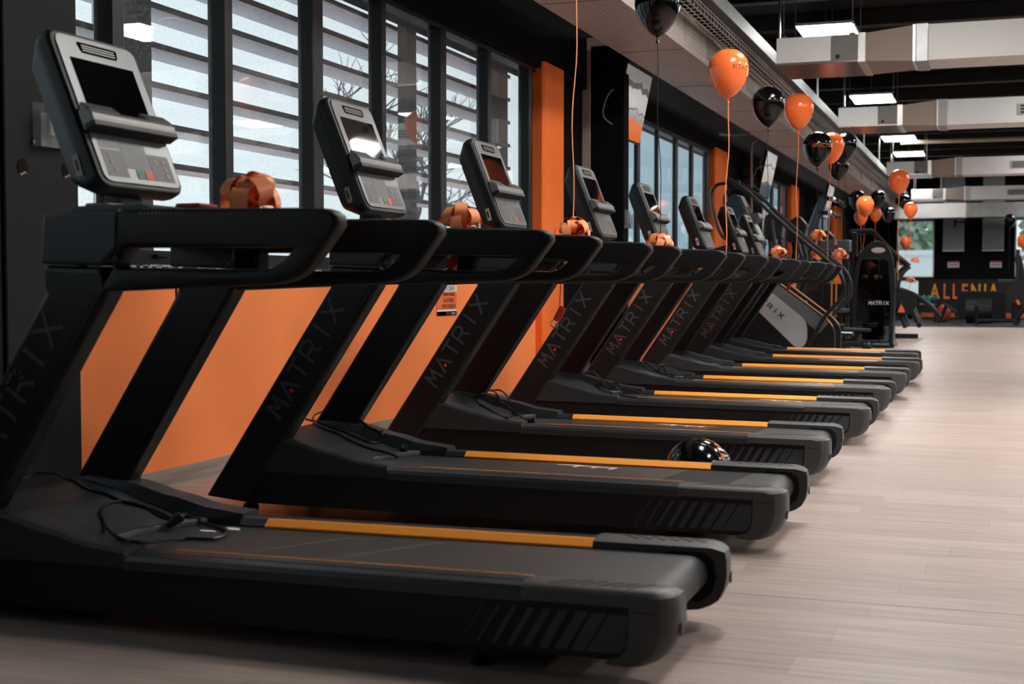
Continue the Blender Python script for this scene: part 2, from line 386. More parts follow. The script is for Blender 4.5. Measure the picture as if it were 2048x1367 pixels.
def parapet(y0, y1, ztop=1.12, m=orange_wall, n='wall_left'):
    return MB().box((-4.4, y0, 0), (WX, y1, ztop), .004).build(n, m, smooth=False)
tag(parapet(5.285, 12.02), 'orange painted low wall under the long slatted window', 'wall', kind='structure')
tag(parapet(15.55, 20.25), 'orange painted low wall under the second window', 'wall', kind='structure')
tag(parapet(25.2, 28.4), 'orange painted low wall under the third window', 'wall', kind='structure')
tag(parapet(33.5, 36.3), 'orange painted low wall under the fourth window', 'wall', kind='structure')
for n, (a, b, t) in enumerate(((12.74, 15.2, 'between the first orange pillar and second window'), (21.3, 25.0, 'between second and third window'), (29.5, 33.3, 'between third and fourth window'), (38.3, 42.2, 'left of the far corner'))):
    S_('wall_left', MB().box((-4.4, a, 0), (WX, b, 4.6)), black_wall, 'black wall '+t, 'wall', smooth=False)
S_('wall_left', MB().box((-4.4, 5.285, 3.06), (WX+.05, 42.2, 4.6)), black_wall, 'black wall band above all the windows', 'wall', smooth=False)
S_('wall_left', MB().box((-4.45, 5.285, 1.12), (WX-.14, 12.02, 1.2)), sill_mat, 'dark upstand under the slatted window', 'wall', smooth=False)
for i, (y0, y1) in enumerate(((12.02, 12.74), (20.25, 21.3), (28.4, 29.5), (36.3, 38.3))):
    ch = .12 if i == 0 else .15
    pts = [(WX-.05, y0), (WX+.06, y0), (WX+.085, y0+.03), (WX+.085, y1-ch), (WX+.02, y1), (WX-.05, y1)]
    S_('trim_%d' % (i+2), MB().prism(pts, 0, 3.1 if i else 3.12, 'z', .008), orange_pill, ['orange painted pillar right of the slatted window', 'orange pillar behind the row of consoles, after the second window', 'orange pillar behind the exercise bike handles', 'orange pillar beside the rig near the far corner'][i], 'pillar')

# skirting
bb = MB().box((WX, 5.3, 0), (WX+.014, 12.0, .085), .002).build('baseboard_left', skirt_mat, smooth=False); tag(bb, 'wood-look skirting board along the orange wall', 'baseboard', kind='structure')
bb2 = MB().box((WX, 15.6, 0), (WX+.014, 20.2, .085), .002).build('baseboard_left', skirt_mat, smooth=False); tag(bb2, 'wood-look skirting board under the second window', 'baseboard', kind='structure')

# window 1
def window(n, y0, y1, panes, z0, z1, gm, label, fw_m=frame_mat):
    root = MB().box((WX-.12, y0, z1), (WX-.0, y1, z1+.10), .004).box((WX-.12, y0, z0-.1), (WX-.0, y1, z0), .004).build('window_%d' % n, fw_m, smooth=False)
    tag(root, label, 'window', kind='structure')
    dp = .11 if n in (1, 8) else .045; gx = .084 if n in (1, 8) else .032
    edges = [y0]+[v for p in panes for v in p]+[y1]
    for i in range(0, len(edges), 2):
        a, b = edges[i], edges[i+1]
        if b-a > .01:
            k = max(.03, (b-a)-.09) if i else (b-a)
            MB().box((WX-dp, a, z0-.02), (WX-.0, a+k, z1+.02), .006).box((WX-dp-.005, a+k-.012, z0-.02), (WX-dp*.45, b, z1+.02), .003).build('mullion', fw_m, root, smooth=False)
    for a, b in panes:
        MB().box((WX-gx-.004, a-.02, z0-.01), (WX-gx+.004, b+.02, z1+.01)).build('glass_pane', gm, root, smooth=False)
    return root
W1 = [(5.285, 5.58), (5.75, 6.60), (6.77, 7.64), (7.87, 8.66), (8.82, 9.72), (9.93, 10.76), (10.93, 11.83)]
window(1, 5.283, 12.02, W1, 1.22, 3.02, glass_win, 'long black framed window of seven panes behind the treadmills')
W2 = [(15.25, 15.82), (16.05, 16.85), (17.0, 17.88), (18.12, 18.9), (19.12, 19.98)]
window(8, -5.8, 4.35, [(-5.7, -4.4), (-4.2, -2.9), (-2.7, -1.4), (-1.2, .1), (.3, 1.6), (1.8, 3.1), (3.25, 4.25)], 1.22, 3.0, glass_far, 'black framed window left of the frame beside the viewer')
window(2, 15.1, 20.25, W2, 1.22, 3.0, glass_far, 'black framed window of five panes behind the middle treadmills')
window(3, 25.0, 28.4, [(25.15, 26.2), (26.5, 27.2), (27.4, 28.25)], 1.22, 3.0, glass_far, 'black framed window of three panes behind the stair climber')
window(4, 33.4, 36.3, [(33.6, 34.4), (34.6, 36.1)], 1.22, 3.0, glass_far, 'narrow bright window beside the far orange pillar')
sd = MB().box((WX-.06, 5.3, 1.12), (WX+.05, 12.0, 1.145), .004).build('trim_6', sill_mat, smooth=False); tag(sd, 'dusty dark window sill above the orange wall', 'sill', kind='structure')
e = MB()
for i in range(60):
    yy = random.uniform(5.4, 11.6); e.box((WX+.048, yy, 1.128+random.random()*.01), (WX+.053, yy+random.uniform(.03, .25), 1.135+random.random()*.012))
eo = e.build('dust_smears', dust, sd, smooth=False); eo['kind'] = 'stuff'
for yy in (5.9, 7.35, 9.2, 11.0):
    MB().box((WX-.0, yy, 1.185), (WX+.03, yy+.1, 1.2), .003).build('window_catch', frame_mat, sd)

# end wall and the rest of the room (unseen sides kept simple)
S_('wall_back', MB().box((-4.4, BACK, 0), (12, BACK+.3, .62)).box((-4.4, BACK, 2.93), (12, BACK+.3, 4.6)).box((-4.4, BACK, .62), (-2.78, BACK+.3, 2.93)).box((-1.71, BACK, .62), (.53, BACK+.3, 2.93)).box((3.2, BACK, .62), (12, BACK+.3, 2.93)).box((-2.78, BACK, .62), (-1.71, BACK+.3, .66)).box((.53, BACK, .62), (3.2, BACK+.3, 1.23)), black_wall, 'black far wall with two bright windows', 'wall', smooth=False)
S_('wall_right', MB().box((12, -8, 0), (12.3, 42.3, 4.6)), black_wall, 'black wall on the unseen right side', 'wall', smooth=False)
S_('wall_front', MB().box((-4.4, -8.3, 0), (12, -8, 4.6)), black_wall, 'black wall behind the viewer', 'wall', smooth=False)
for n, (x0, x1, z0, z1, t) in enumerate(((-2.78, -1.71, 1.23, 2.93, 'far wall window left of the hanging grey panels'), (.53, 3.2, 1.23, 2.93, 'far wall window at the right edge of the photo'), (-2.78, -1.90, .66, 1.16, 'low window strip under the far left window'))):
    r_ = MB().box((x0, BACK+.02, z0), (x0+.04, BACK+.12, z1)).box((x1-.04, BACK+.02, z0), (x1, BACK+.12, z1)).box((x0, BACK+.02, z0), (x1, BACK+.12, z0+.04)).box((x0, BACK+.02, z1-.04), (x1, BACK+.12, z1)).build('window_%d' % (n+5), mat('pale_frame', (.5, .5, .5), .5), smooth=False)
    tag(r_, t, 'window', kind='structure'); MB().box((x0+.03, BACK+.06, z0+.03), (x1-.03, BACK+.065, z1-.03)).build('glass_pane', glass_far, r_, smooth=False)
S_('wall_back', MB().box((-2.78, BACK-.002, 1.16), (-1.71, BACK+.3, 1.235)).box((-1.9, BACK, .66), (-1.71, BACK+.3, 1.16)), black_wall, 'black sill band between the far left window panes', 'wall', smooth=False)

# fin wall with beige trim
fin = MB().box((WX, 13.55, 0), (-3.62, 13.75, 3.5), .004).build('wall_left', black_wall, smooth=False); tag(fin, 'short black fin wall behind the wall television', 'wall', kind='structure')
MB().box((WX+.0, 13.52, 0), (WX+.085, 13.549, 3.5), .003).box((WX+.0, 13.52, 3.5), (-3.42, 13.75, 3.585), .003).build('beige_trim', tray_beige, fin, smooth=False)

# ================================================================== OUTSIDE
gr = MB().box((-90, -30, -.3), (-4.46, 140, -.15)).box((-4.46, 42.35, -.3), (60, 140, -.15)).build('ground', ground_m, smooth=False); tag(gr, 'pale wet ground outside the windows', 'ground', kind='structure')
lv = empty('louvre_screen', (-5.0, 9, 0)); tag(lv, 'brown slatted sun louvres outside the first long window', 'louvre')
sl = None
for k in range(8):
    z = 1.81+k*.247
    if sl is None:
        sl = MB().box((-.31, -5, -.012), (0, 4.9, .006), .002).build('slat', slat_m, lv, smooth=False)
        se = MB().box((0, -5, -.022), (.012, 4.9, .014)).build('slat_edge', slat_edge, sl, smooth=False)
        sl.location.z = z; continue
    c = copy_tree(sl, lv); c.location.z = z
for (ya, yb) in ((6.95, 7.12), (10.92, 11.14), (13.23, 13.54), (4.2, 4.4)):
    MB().box((.03, ya-9, -.15), (.12, yb-9-.02, 4.2)).build('post', frame_mat, lv, smooth=False)
tr = empty('bare_tree', (-7.2, 15.6, -.15)); tag(tr, 'bare wet tree outside the slatted window', 'tree')
random.seed(3)
tb = MB()
def branch(mb, p, d, L, r, dep):
    q = [p]; dd = d.copy()
    for i in range(4): dd = (dd+Vector((random.uniform(-.3, .3), random.uniform(-.3, .3), random.uniform(-.12, .25)))).normalized(); q.append(q[-1]+dd*L/4)
    mb.tube(q, [r*(1-.13*i) for i in range(5)], 5)
    if dep:
        for _ in range(4): k = random.choice((2, 3, 4)); branch(mb, q[k], (dd+Vector((random.uniform(-1, 1), random.uniform(-1, 1), random.uniform(-.6, .6)))).normalized(), L*.62, r*.5, dep-1)
branch(tb, Vector((0, 0, 0)), Vector((.05, 0, 1)), 2.6, .12, 4); tb.build('branches', bark_m, tr)
ms = empty('lattice_mast', (-22, 30, -.15)); tag(ms, 'thin grey lattice mast seen through the first wide pane', 'mast')
mm = MB()
for sx_ in (-.45, .45): mm.tube([(sx_, 0, 0), (sx_*.8, 0, 22)], .03, 5)
for k in range(22): mm.tube([(-.45, 0, k), (.45, 0, k+1)], .015, 4); mm.tube([(.45, 0, k), (-.45, 0, k+1)], .015, 4)
mm.build('lattice', mat('mast_grey', (.35, .38, .40), .6), ms)
def house(loc, size, m, label):
    o = MB().box((-size[0]/2, -size[1]/2, 0), (size[0]/2, size[1]/2, size[2])).build('building', m, smooth=False); o.location = loc; tag(o, label, 'building')
    MB().box((-size[0]/2-.2, -size[1]/2-.2, size[2]), (size[0]/2+.2, size[1]/2+.2, size[2]+.25)).build('roof_edge', m, o, smooth=False)
    for i in range(5):
        MB().box((size[0]/2-.0, -size[1]/2+size[1]*(i+.3)/5, 1.2), (size[0]/2+.06, -size[1]/2+size[1]*(i+.75)/5, 2.4)).build('window', mat('far_glass', (.22, .30, .34), .3), o, smooth=False)
    return o
house((-19.5, 88, -.15), (18, 12, 13), bldg_m, 'pale blue-grey building outside the second window')
house((-3.4, 78, -.15), (9, 8, 2.7), mat('white_facade', (.8, .8, .78), .7), 'white low building outside the far left window')
house((6.5, 76, -.15), (7, 8, 2.4), mat('white_facade_b', (.72, .74, .74), .7), 'white low building outside the far right window')
def leafy(loc, r, n, label):
    rnd = random.Random(int(loc[0]*10)); t = empty('leafy_tree', loc); tag(t, label, 'tree')
    cr_ = MB()
    for i in range(n):
        th = rnd.uniform(0, 2*PI); u = rnd.uniform(-1, 1); q = rnd.random()**.4
        p = Vector((math.cos(th)*math.sqrt(1-u*u)*q*r, math.sin(th)*math.sqrt(1-u*u)*q*r, r*1.25+u*q*r))
        s_ = rnd.uniform(.12, .26); a = Vector((rnd.uniform(-1, 1), rnd.uniform(-1, 1), rnd.uniform(-1, 1))).normalized()*s_; b = a.orthogonal().normalized()*s_
        cr_.grid([[p-a-b, p+a-b], [p-a+b, p+a+b]])
    cr_.build('crown', leaf_m, t); MB().tube([(0, 0, 0), (.1, 0, r*1.2)], [.2, .12], 8).build('trunk', bark_m, t)
leafy((-5.4, 92, 0), 3.4, 1500, 'leafy green tree outside the far left window')
leafy((3.6, 64, 0), 2.6, 1500, 'bright green tree outside the far right window')
# ================================================================== TREADMILLS
OFF = (-2.0, .39, 0)
LETTERS = {  # strokes in a 1 x 1 cell, thick lines
 'M': [[(0, 0), (.12, 1), (.5, .35), (.88, 1), (1, 0)]], 'A': [[(0, 0), (.5, 1), (1, 0)]], 'T': [[(0, 1), (1, 1)], [(.5, 1), (.5, 0)]],
 'R': [[(0, 0), (0, 1), (.72, 1), (.92, .82), (.92, .62), (.72, .46), (.2, .46)], [(.55, .46), (.95, 0)]], 'I': [[(.5, 0), (.5, 1)]], 'X': [[(0, 0), (1, 1)], [(0, 1), (1, 0)]]}
def stroke(mb, pts, w, M, dep=.0012):
    for a, b in zip(pts, pts[1:]):
        a = Vector(a); b = Vector(b); d = (b-a); L = d.length; d.normalize(); n = Vector((-d.y, d.x))*w/2; a2 = a-d*w*.25; b2 = b+d*w*.25
        q = bmesh.new(); vs = [q.verts.new((p.x, p.y, 0)) for p in (a2-n, b2-n, b2+n, a2+n)]; v2 = [q.verts.new((p.x, p.y, dep)) for p in (a2-n, b2-n, b2+n, a2+n)]
        q.faces.new(v2); 
        for i in range(4): q.faces.new((vs[i], vs[(i+1) % 4], v2[(i+1) % 4], v2[i]))
        mb._add(q, M)
def matrix_logo(h, pitch, wd, th, M):
    mb = MB(); 
    for i, ch in enumerate('MATRIX'):
        x0 = i*pitch; ww = wd*(.3 if ch == 'I' else 1); x0 += (wd-ww)/2
        for k_, s in enumerate(LETTERS[ch]): stroke(mb, [(x0+p[0]*ww, p[1]*h) for p in s], th, M, .0012+.0004*k_)
    return mb

def lerp_tab(tab, x):
    if x <= tab[0][0]: return tab[0][1]
    for (a, b), (c, d) in zip(tab, tab[1:]):
        if x <= c:
            t = (x-a)/(c-a); t2 = t*t*(3-2*t)*.5+t*.5; return b+(d-b)*t2
    return tab[-1][1]
EDGE = [(-3.14, .366), (-3.08, .372), (-2.90, .356), (-2.72, .315), (-2.567, .281), (-2.434, .268)]
MID = [(-3.14, .355), (-3.09, .362), (-2.95, .335), (-2.80, .285), (-2.68, .252), (-2.58, .243), (-2.43, .243)]
def x_end(y): return -2.62-.055*max(0, 1-((y-.39)/.26)**2)+.05*max(0, (y-.39)/.26)
def surf_z(x, y):
    if y < .11 or y > .67: return lerp_tab(EDGE, x)
    return lerp_tab(MID, x) if x < x_end(y) else .2285

def make_treadmill():
    R_ = empty('treadmill', (0, 0, 0))
    def B(mb, n, m, p=None, **k):
        o = mb.build(n, m, p or R_, off=OFF, **k); return o
    # frame
    mb = MB()
    side = [(-3.12, .065), (-1.34, .068), (-.87, .066), (-.84, .10), (-.84, .214), (-3.03, .215)]
    mb.prism(side, .010, .085, bev=.006); mb.prism(side, .695, .770, bev=.006)
    mb.box((-3.0, .085, .085), (-1.0, .695, .17)); mb.prism([(-3.29, .09), (-3.05, .07), (-3.0, .21), (-3.22, .21)], .03, .75, bev=.01)
    mb.prism([(-1.44, .068), (-1.20, .068), (-1.25, .04), (-1.39, .04)], .05, .14, bev=.004); mb.prism([(-1.44, .068), (-1.20, .068), (-1.25, .04), (-1.39, .04)], .64, .73, bev=.004)
    B(mb, 'frame', plas_dk)
    for yy in (.09, .69):
        mb = MB(); mb.cyl((-1.32, yy, .02), (-1.32, yy, .05), .009, 10); mb.lathe([(.03, 0), (.03, .012), (.018, .02), (.012, .03)], 16, Matrix.Translation((-1.32, yy, 0))); B(mb, 'levelling_foot', rubber)
        mb = MB(); mb.cyl((-3.12, yy, .035), (-3.12, yy+.001, .035), .001, 6); mb.tube([(-3.15, yy-.02, .03), (-3.15, yy+.02, .03)], .03, 18); B(mb, 'wheel', rubber)
    # rails, strips, caps on both sides (far side mirrored)
    def mir(pts): return [(.78-p[0], p[1]) for p in pts][::-1]
    rp = [(0, .205), (0, .233), (.008, .247), (.05, .252), (.05, .250), (.058, .250), (.058, .252), (.100, .2545), (.111, .251), (.124, .232), (.122, .212)]
    sp = [(.101, .2562), (.108, .2555), (.136, .2345), (.135, .2270), (.122, .2265), (.109, .2495), (.100, .2525)]
    for f in (0, 1):
        B(MB().prism(mir(rp) if f else rp, -2.44, -1.165, 'x', .0015, 1), 'side_rail', rail_m)
        B(MB().prism(mir(sp) if f else sp, -2.335 if f else -2.32, -1.170, 'x', .0008, 1), 'orange_strip', orange_strip)
        ya, yb = (.658, .784) if f else (-.004, .122)
        cap = [(-1.17, .258), (-.86, .258), (-.80, .258), (-.772, .252), (-.756, .240), (-.750, .215), (-.7495, .165), (-.758, .125), (-.775, .092), (-.80, .070), (-.835, .056), (-.88, .050), (-.94, .055), (-.93, .064), (-.900, .074), (-.876, .098), (-.864, .135), (-.862, .212), (-1.17, .212)]
        fr_ = [0, .03, .09, .2, .36, .6, 1.0] if not f else [0, .4, .64, .8, .91, .97, 1.0]
        V_ = []; b_ = bmesh.new()
        for t_ in fr_:
            yy = ya+(yb-ya)*t_; tt = t_ if not f else 1-t_           # tt = 0 on the outer face
            q_ = max(0, 1-tt/.5); dx_ = .040*q_**2.2; dz_ = .016*max(0, 1-tt/.16)**1.5+(.008 if tt > .99 else 0); row_ = []
            for (x_, z_) in cap:
                w_ = min(1, max(0, (x_+.90)/.13)); zz = z_-dz_*(1 if z_ > .245 else 0)+(dz_*.5 if z_ < .09 else 0)
                row_.append(b_.verts.new((x_-dx_*w_, yy, zz)))
            V_.append(row_)
        for r0, r1 in zip(V_, V_[1:]):
            for k_ in range(len(cap)): j_ = (k_+1) % len(cap); b_.faces.new((r0[k_], r0[j_], r1[j_], r1[k_]))
        b_.faces.new(V_[0][::-1]); b_.faces.new(V_[-1]); bmesh.ops.recalc_face_normals(b_, faces=b_.faces[:])
        c = B(MB()._add(b_), 'end_cap', cap_m, ang=32)
        rb = MB()
        for i in range(6):
            x0 = -1.10+i*.043
            dy = .06; rb.prism([(x0, ya+.025 if not f else yb-.025), (x0+.014, ya+.025 if not f else yb-.025), (x0+.064, ya+.02+dy if not f else yb-.02-dy), (x0+.050, ya+.02+dy if not f else yb-.02-dy)], .2575, .2592, 'z')
        ro = B(rb, 'grip_ribs', mat('dark_rib', (.03, .032, .034), .4), c); ro['kind'] = 'stuff'
        B(MB().box((-.7515, (ya+yb)/2-.012, .135), (-.7485, (ya+yb)/2+.012, .168), .001), 'slot', cloth_b, c)
        B(MB().box((-.862, ya-.0008 if not f else yb-.0002, .1995), (-.80, ya+.0008 if not f else yb+.0008, .2015)), 'seam', cloth_b, c)
        yi = .6555 if f else .1222
        arc = [(-.87, .228)]+[(-.862+.085*math.sin(PI*k/10)*1.0, .170+.058*math.cos(PI*k/10)) for k in range(11)]+[(-.87, .112)]
        arc = [(-.93, .235), (-.82, .235), (-.79, .215), (-.782, .16), (-.795, .115), (-.83, .085), (-.93, .085)]
        B(MB().prism(arc, yi-.0, yi+.003), 'roller_guard', cloth_b, c)
    # near side black recess and accent stripes (outer faces)
    for f in (0, 1):
        ya = .0095 if not f else .7705
        st = [(262, 425, 8), (372, 530, 16), (480, 630, 30), (590, 735, 44), (695, 840, 52), (800, 945, 64), (910, 1065, 78), (1015, 1165, 95)]
        k = .000416
        def X(v): return -1.351+(v-262)*k
        for b0, t0, wd in st:
            p = [(X(b0), .085), (X(b0+wd), .085), (X(t0+wd), .190), (X(t0), .190)]
            B(MB().prism(p, ya-.002, ya+.002), 'accent_stripe', stripe_m, smooth=False)
        p = corner([(X(1120), .085), (X(1375), .085), (X(1402), .190), (X(1280), .190)], [0, .035, .012, 0], 5)
        B(MB().prism(p, ya-.002, ya+.002), 'accent_stripe', stripe_m, smooth=False)
    # belt with roller
    top = [(-2.72, .2265), (-.865, .2265)]
    prof = [(-2.72, .2265), (-2.2, .2265), (-1.6, .2265), (-1.1, .2265), (-.872, .2265)]+[(-.862+.056*math.sin(PI*i/12), .1705+.056*math.cos(PI*i/12)) for i in range(1, 12)]+[(-.87, .1145), (-2.6, .1145)]
    B(MB().grid([[(p[0], .1255, p[1]), (p[0], .6545, p[1])] for p in prof]), 'running_belt', belt_m, ang=60)
    # motor cover
    ys = [0, 0, .006, .016, .06, .098, .110, .122, .20, .30, .39, .48, .58, .658, .670, .682, .72, .764, .774, .78, .78]
    rows = []; N = 30
    for i in range(N+1):
        u = i/N; row = []
        for j, y in enumerate(ys):
            rim = y <= .11 or y >= .67; xe = -2.434 if rim else x_end(y)
            x = -3.13+(xe+3.13)*u
            if rim: z = lerp_tab(EDGE, x)
            else: z = lerp_tab(MID, x)
            if j in (0, len(ys)-1): z = .212
            elif j in (1, len(ys)-2): z -= .014
            elif j in (2, len(ys)-3): z -= .004
            row.append((x, y, z))
        rows.append(row)
    rows.insert(0, [(-3.27, y, .13) for y in ys]); rows.append([(r[0]+.001, r[1], .207) for r in rows[-1]])
    mb = MB().grid(rows)
    mv = B(mb, 'motor_cover', cover_m, ang=28)
    for (yc) in (.128, .652):
        pr = [(-3.05+i*.032) for i in range(16)]
        gv = MB().grid([[(x, yc-.009 if yc < .4 else yc-.009, lerp_tab(MID, x)+.0015) , (x, yc+.009, lerp_tab(MID, x)+.0015)] for x in pr if x < -2.60])
        B(gv, 'cover_groove', plas, mv)
    lip = []
    for i in range(25):
        y = .124+i*(.532/24); xe = x_end(y)
        lip.append([(xe-.026, y, .2495), (xe-.002, y, .2475), (xe+.003, y, .243), (xe+.002, y, .2285)])
    B(MB().grid(lip), 'cover_lip', lip_m, mv, ang=60)
    pass
    # uprights with heads
    up = [(-3.318, .10), (-3.29, .072), (-3.118, .066), (-2.455, 1.055), (-2.492, 1.108), (-2.709, 1.118), (-2.712, 1.06), (-2.71, 1.0)]
    up = [(-3.330, .085), (-3.118, .066), (-2.468, 1.04), (-2.492, 1.110), (-2.711, 1.118), (-2.700, 1.035)]
    for f in (0, 1):
        ya, yb = (.692, .782) if f else (-.002, .088)
        u_ = B(MB().prism(up, ya, yb, bev=.020, seg=3), 'upright', upr)
        # seam line along the rear edge
        yo = ya-.0005 if not f else yb+.0005
        a = Vector((-3.118, .066)); b = Vector((-2.468, 1.04)); dd = (b-a).normalized(); n2 = Vector((-dd.y, dd.x))*.034
        a2 = a+n2+dd*.03; b2 = b+n2-dd*.03
        B(MB().prism([(a2.x, a2.y), (a2.x+.003, a2.y), (b2.x+.003, b2.y), (b2.x, b2.y)], yo-.0004, yo+.0004), 'seam', cloth_b, u_)
        hd = [(-2.714, 1.122), (-2.492, 1.112), (-2.432, 1.165), (-2.430, 1.281), (-2.700, 1.272)]
        y2a, y2b = (.66, .784) if f else (-.004, .12)
        h = B(MB().prism(hd, y2a, y2b, bev=.014, seg=3), 'upright_head', head_m)
        # handrail loop
        outer = corner([(-2.431, 1.2815), (-1.735, 1.266), (-1.690, 1.235), (-1.805, 1.085), (-1.89, 1.055), (-2.505, 1.036), (-2.46, 1.10), (-2.431, 1.16)], [.004, .03, .03, .05, .03, .01, .03, .01], 5)
        inner = corner([(-2.41, 1.166), (-1.845, 1.158), (-1.90, 1.105), (-1.96, 1.098), (-2.470, 1.106)], [.005, .012, .03, .02, .008], 5)
        n = 72
        O = resample(outer, n); I = resample(inner, n)
        # pair by closest fraction: rotate inner so that starts align
        ha, hb = (.708, .784) if f else (-.004, .072)
        hr = B(MB().ring(O, I, ha, hb, .018), 'handrail', rubber, ang=50)
        gp = MB(); yc = (ha+hb)/2
        gp.grid([[(x, yc+.0375*math.sin(t), 1.2665+(-1.80-x)*.0225-.017+.0205*math.cos(t)) for t in [(-1.5+3.0*k/10) for k in range(11)]] for x in [-2.36+i*.06 for i in range(10)]])
        B(gp, 'textured_grip', MATS['grip'], hr, ang=60)
        # front edge rounded tube (crease highlight) along the outer tip
    # dashboard between the heads
    mb = MB(); mb.prism([(-2.70, 1.19), (-2.42, 1.18), (-2.33, 1.235), (-2.34, 1.278), (-2.42, 1.302), (-2.67, 1.300)], .09, .69, bev=.009)
    db = B(mb, 'dashboard', head_m)
    for yy in (.19, .59):
        B(MB().lathe([(.045, 0), (.045, .004), (.036, .004), (.036, .001)], 20, Matrix.Translation((-2.50, yy, 1.2985))), 'cup_holder', mat('grey_cup_ring', (.14, .145, .145), .35), db)
    B(MB().box((-2.66, .14, 1.298), (-2.57, .60, 1.312), .006), 'phone_tray', mat('grey_tray', (.17, .17, .165), .4), db)
    # crossbar with red stop key
    pts = spline([(-2.42, .09, 1.20), (-2.30, .14, 1.205), (-2.20, .24, 1.21), (-2.16, .39, 1.21), (-2.20, .54, 1.21), (-2.30, .64, 1.205), (-2.42, .69, 1.20)], 6)
    cb = B(MB().tube(pts, .019, 10).box((-2.38, .33, 1.17), (-2.13, .45, 1.24), .015).box((-2.26, .35, 1.09), (-2.17, .43, 1.20), .012), 'crossbar', mat('matte_black_foam', (.004, .004, .0045), .85, spec=.1))
    B(MB().box((-2.46, .33, 1.300), (-2.37, .45, 1.316), .006), 'stop_button', red_pl, db)
    # console
    o = Vector((-2.607, .39, 1.372)); vv = Vector((-.375, 0, .927)).normalized(); ww = Vector((.927, 0, .375)).normalized()
    Mc = Matrix(((0, vv.x, ww.x, o.x), (1.2, vv.y, ww.y, o.y), (0, vv.z, ww.z, o.z), (0, 0, 0, 1)))
    def C(u, v, w_): return tuple(Mc @ Vector((u, v, w_)))
    def rr(hw, v0, v1, r, topbulge=.012):
        q = corner([(-hw, v0), (hw, v0), (hw, v1), (-hw, v1)], r, 6)
        return [(p.x, p.y + (topbulge*(1-(p.x/hw)**2) if p.y > (v0+v1)/2 else -topbulge*.6*(1-(p.x/hw)**2))) for p in q]
    rings = [(rr(.176, .008, .527, .036), -.001), (rr(.184, .0, .535, .042), -.004), (rr(.190, -.006, .541, .046), -.014), (rr(.192, -.008, .543, .048), -.040), (rr(.188, -.004, .536, .046), -.062), (rr(.165, .045, .478, .04, .0), -.122), (rr(.150, .06, .462, .04, 0), -.128)]
    b = bmesh.new(); V = [[b.verts.new(C(p[0], p[1], w_)) for p in rg] for rg, w_ in rings]
    for a, c in zip(V, V[1:]):
        for k in range(len(a)): j = (k+1) % len(a); b.faces.new((a[k], a[j], c[j], c[k]))
    b.faces.new(V[0][::-1]); b.faces.new(V[-1]); bmesh.ops.recalc_face_normals(b, faces=b.faces[:])
    mb = MB()._add(b)
    mb.prism([(-2.74, 1.27), (-2.655, 1.27), (-2.665, 1.36), (-2.72, 1.40)], .33, .45, bev=.012)
    cs = B(mb, 'console', plas, ang=30)
    q = corner([(-.171, .012), (.171, .012), (.171, .522), (-.171, .522)], .032, 6)
    def plate(pts, w0, w1, n, m, bev=0):
        mm_ = MB().prism(pts, w0, w1, 'z', bev, 1); mm_.bm.transform(Mc); return B(mm_, n, m, cs, ang=30)
    plate(rr(.172, .013, .522, .032, .011), -.002, .0035, 'bezel', bezel_m, .0012)
    plate([(-.137, .262), (.137, .262), (.137, .445), (-.137, .445)], .003, .0045, 'screen', screen_m)
    plate(corner([(-.078, .470), (.078, .470), (.088, .508), (-.088, .508)], .010, 3), .003, .0052, 'speaker_vent', screen_m)
    for i in range(3): plate([(-.07, .477+i*.009), (.07, .477+i*.009), (.072, .481+i*.009), (-.072, .481+i*.009)], .005, .0062, 'vent_slat', silver_m)
    # reading tray, jutting out
    tp = [(.0, .003), (.235, .003), (.248, .010), (.232, .052), (.190, .056), (.172, .020), (.172, .003)]
    tray = MB(); 
    for (ua, ub) in ((-.186, .186),): tray.prism([(v, w_) for v, w_ in ((.178, .0), (.252, .0), (.240, .040), (.222, .050), (.182, .046))], ua, ub, 'x', .007, 2)
    for (ua, ub) in ((-.186, -.05), (.07, .186)): tray.prism([(.236, .0), (.274, .018), (.236, .046)], ua, ub, 'x', .004, 1)
    tray.bm.transform(Mc); B(tray, 'reading_tray', silver_m, cs)
    tb_ = MB().prism([(.176, .006), (.2, .006), (.2, .0495), (.181, .0475)], -.188, .188, 'x', .003, 1); tb_.bm.transform(Mc); B(tb_, 'tray_underside', plas, cs)
    plate([(-.150, .030), (-.060, .030), (-.060, .125), (-.150, .125)], .003, .0042, 'keypad', keypad_dk)
    plate([(.055, .030), (.150, .030), (.150, .125), (.055, .125)], .003, .0042, 'keypad', keypad_dk)
    plate([(-.060, .065), (.052, .065), (.052, .160), (-.060, .160)], .003, .0043, 'keypad', keypad_m)
    plate([(-.150, .130), (-.064, .130), (-.064, .160), (-.150, .160)], .003, .0042, 'keypad', keypad_m)
    plate([(-.022, .030), (.012, .030), (.012, .062), (-.022, .062)], .003, .0052, 'start_button', green_b)
    plate([(.016, .030), (.050, .030), (.050, .062), (.016, .062)], .003, .0052, 'stop_button', red_b)
    for (u_, v_) in ((-.12, .108), (-.118, .082), (-.11, .056), (-.06+.145, .10), (.12, .10), (.123, .075), (.12, .05)):
        plate([(u_+.009*math.cos(k*PI/5), v_+.009*math.sin(k*PI/5)) for k in range(10)], .004, .0052, 'key', mat('amber_key', (.16, .09, .07), .45))
    # sticker low on the near side of the console
    sM = Mc
    s_ = MB().prism([(.055, -.075), (.125, -.068), (.122, -.045), (.052, -.052)], -.194, -.1905, 'x'); s_.bm.transform(Mc); B(s_, 'sticker', sticker_m, cs)
    s_ = MB().prism([(.072, -.067), (.108, -.063), (.107, -.055), (.071, -.059)], -.1948, -.1938, 'x'); s_.bm.transform(Mc); B(s_, 'barcode', plas, cs)
    # MATRIX lettering up the outer faces of both uprights
    d = Vector((.305, 0, .475)).normalized()
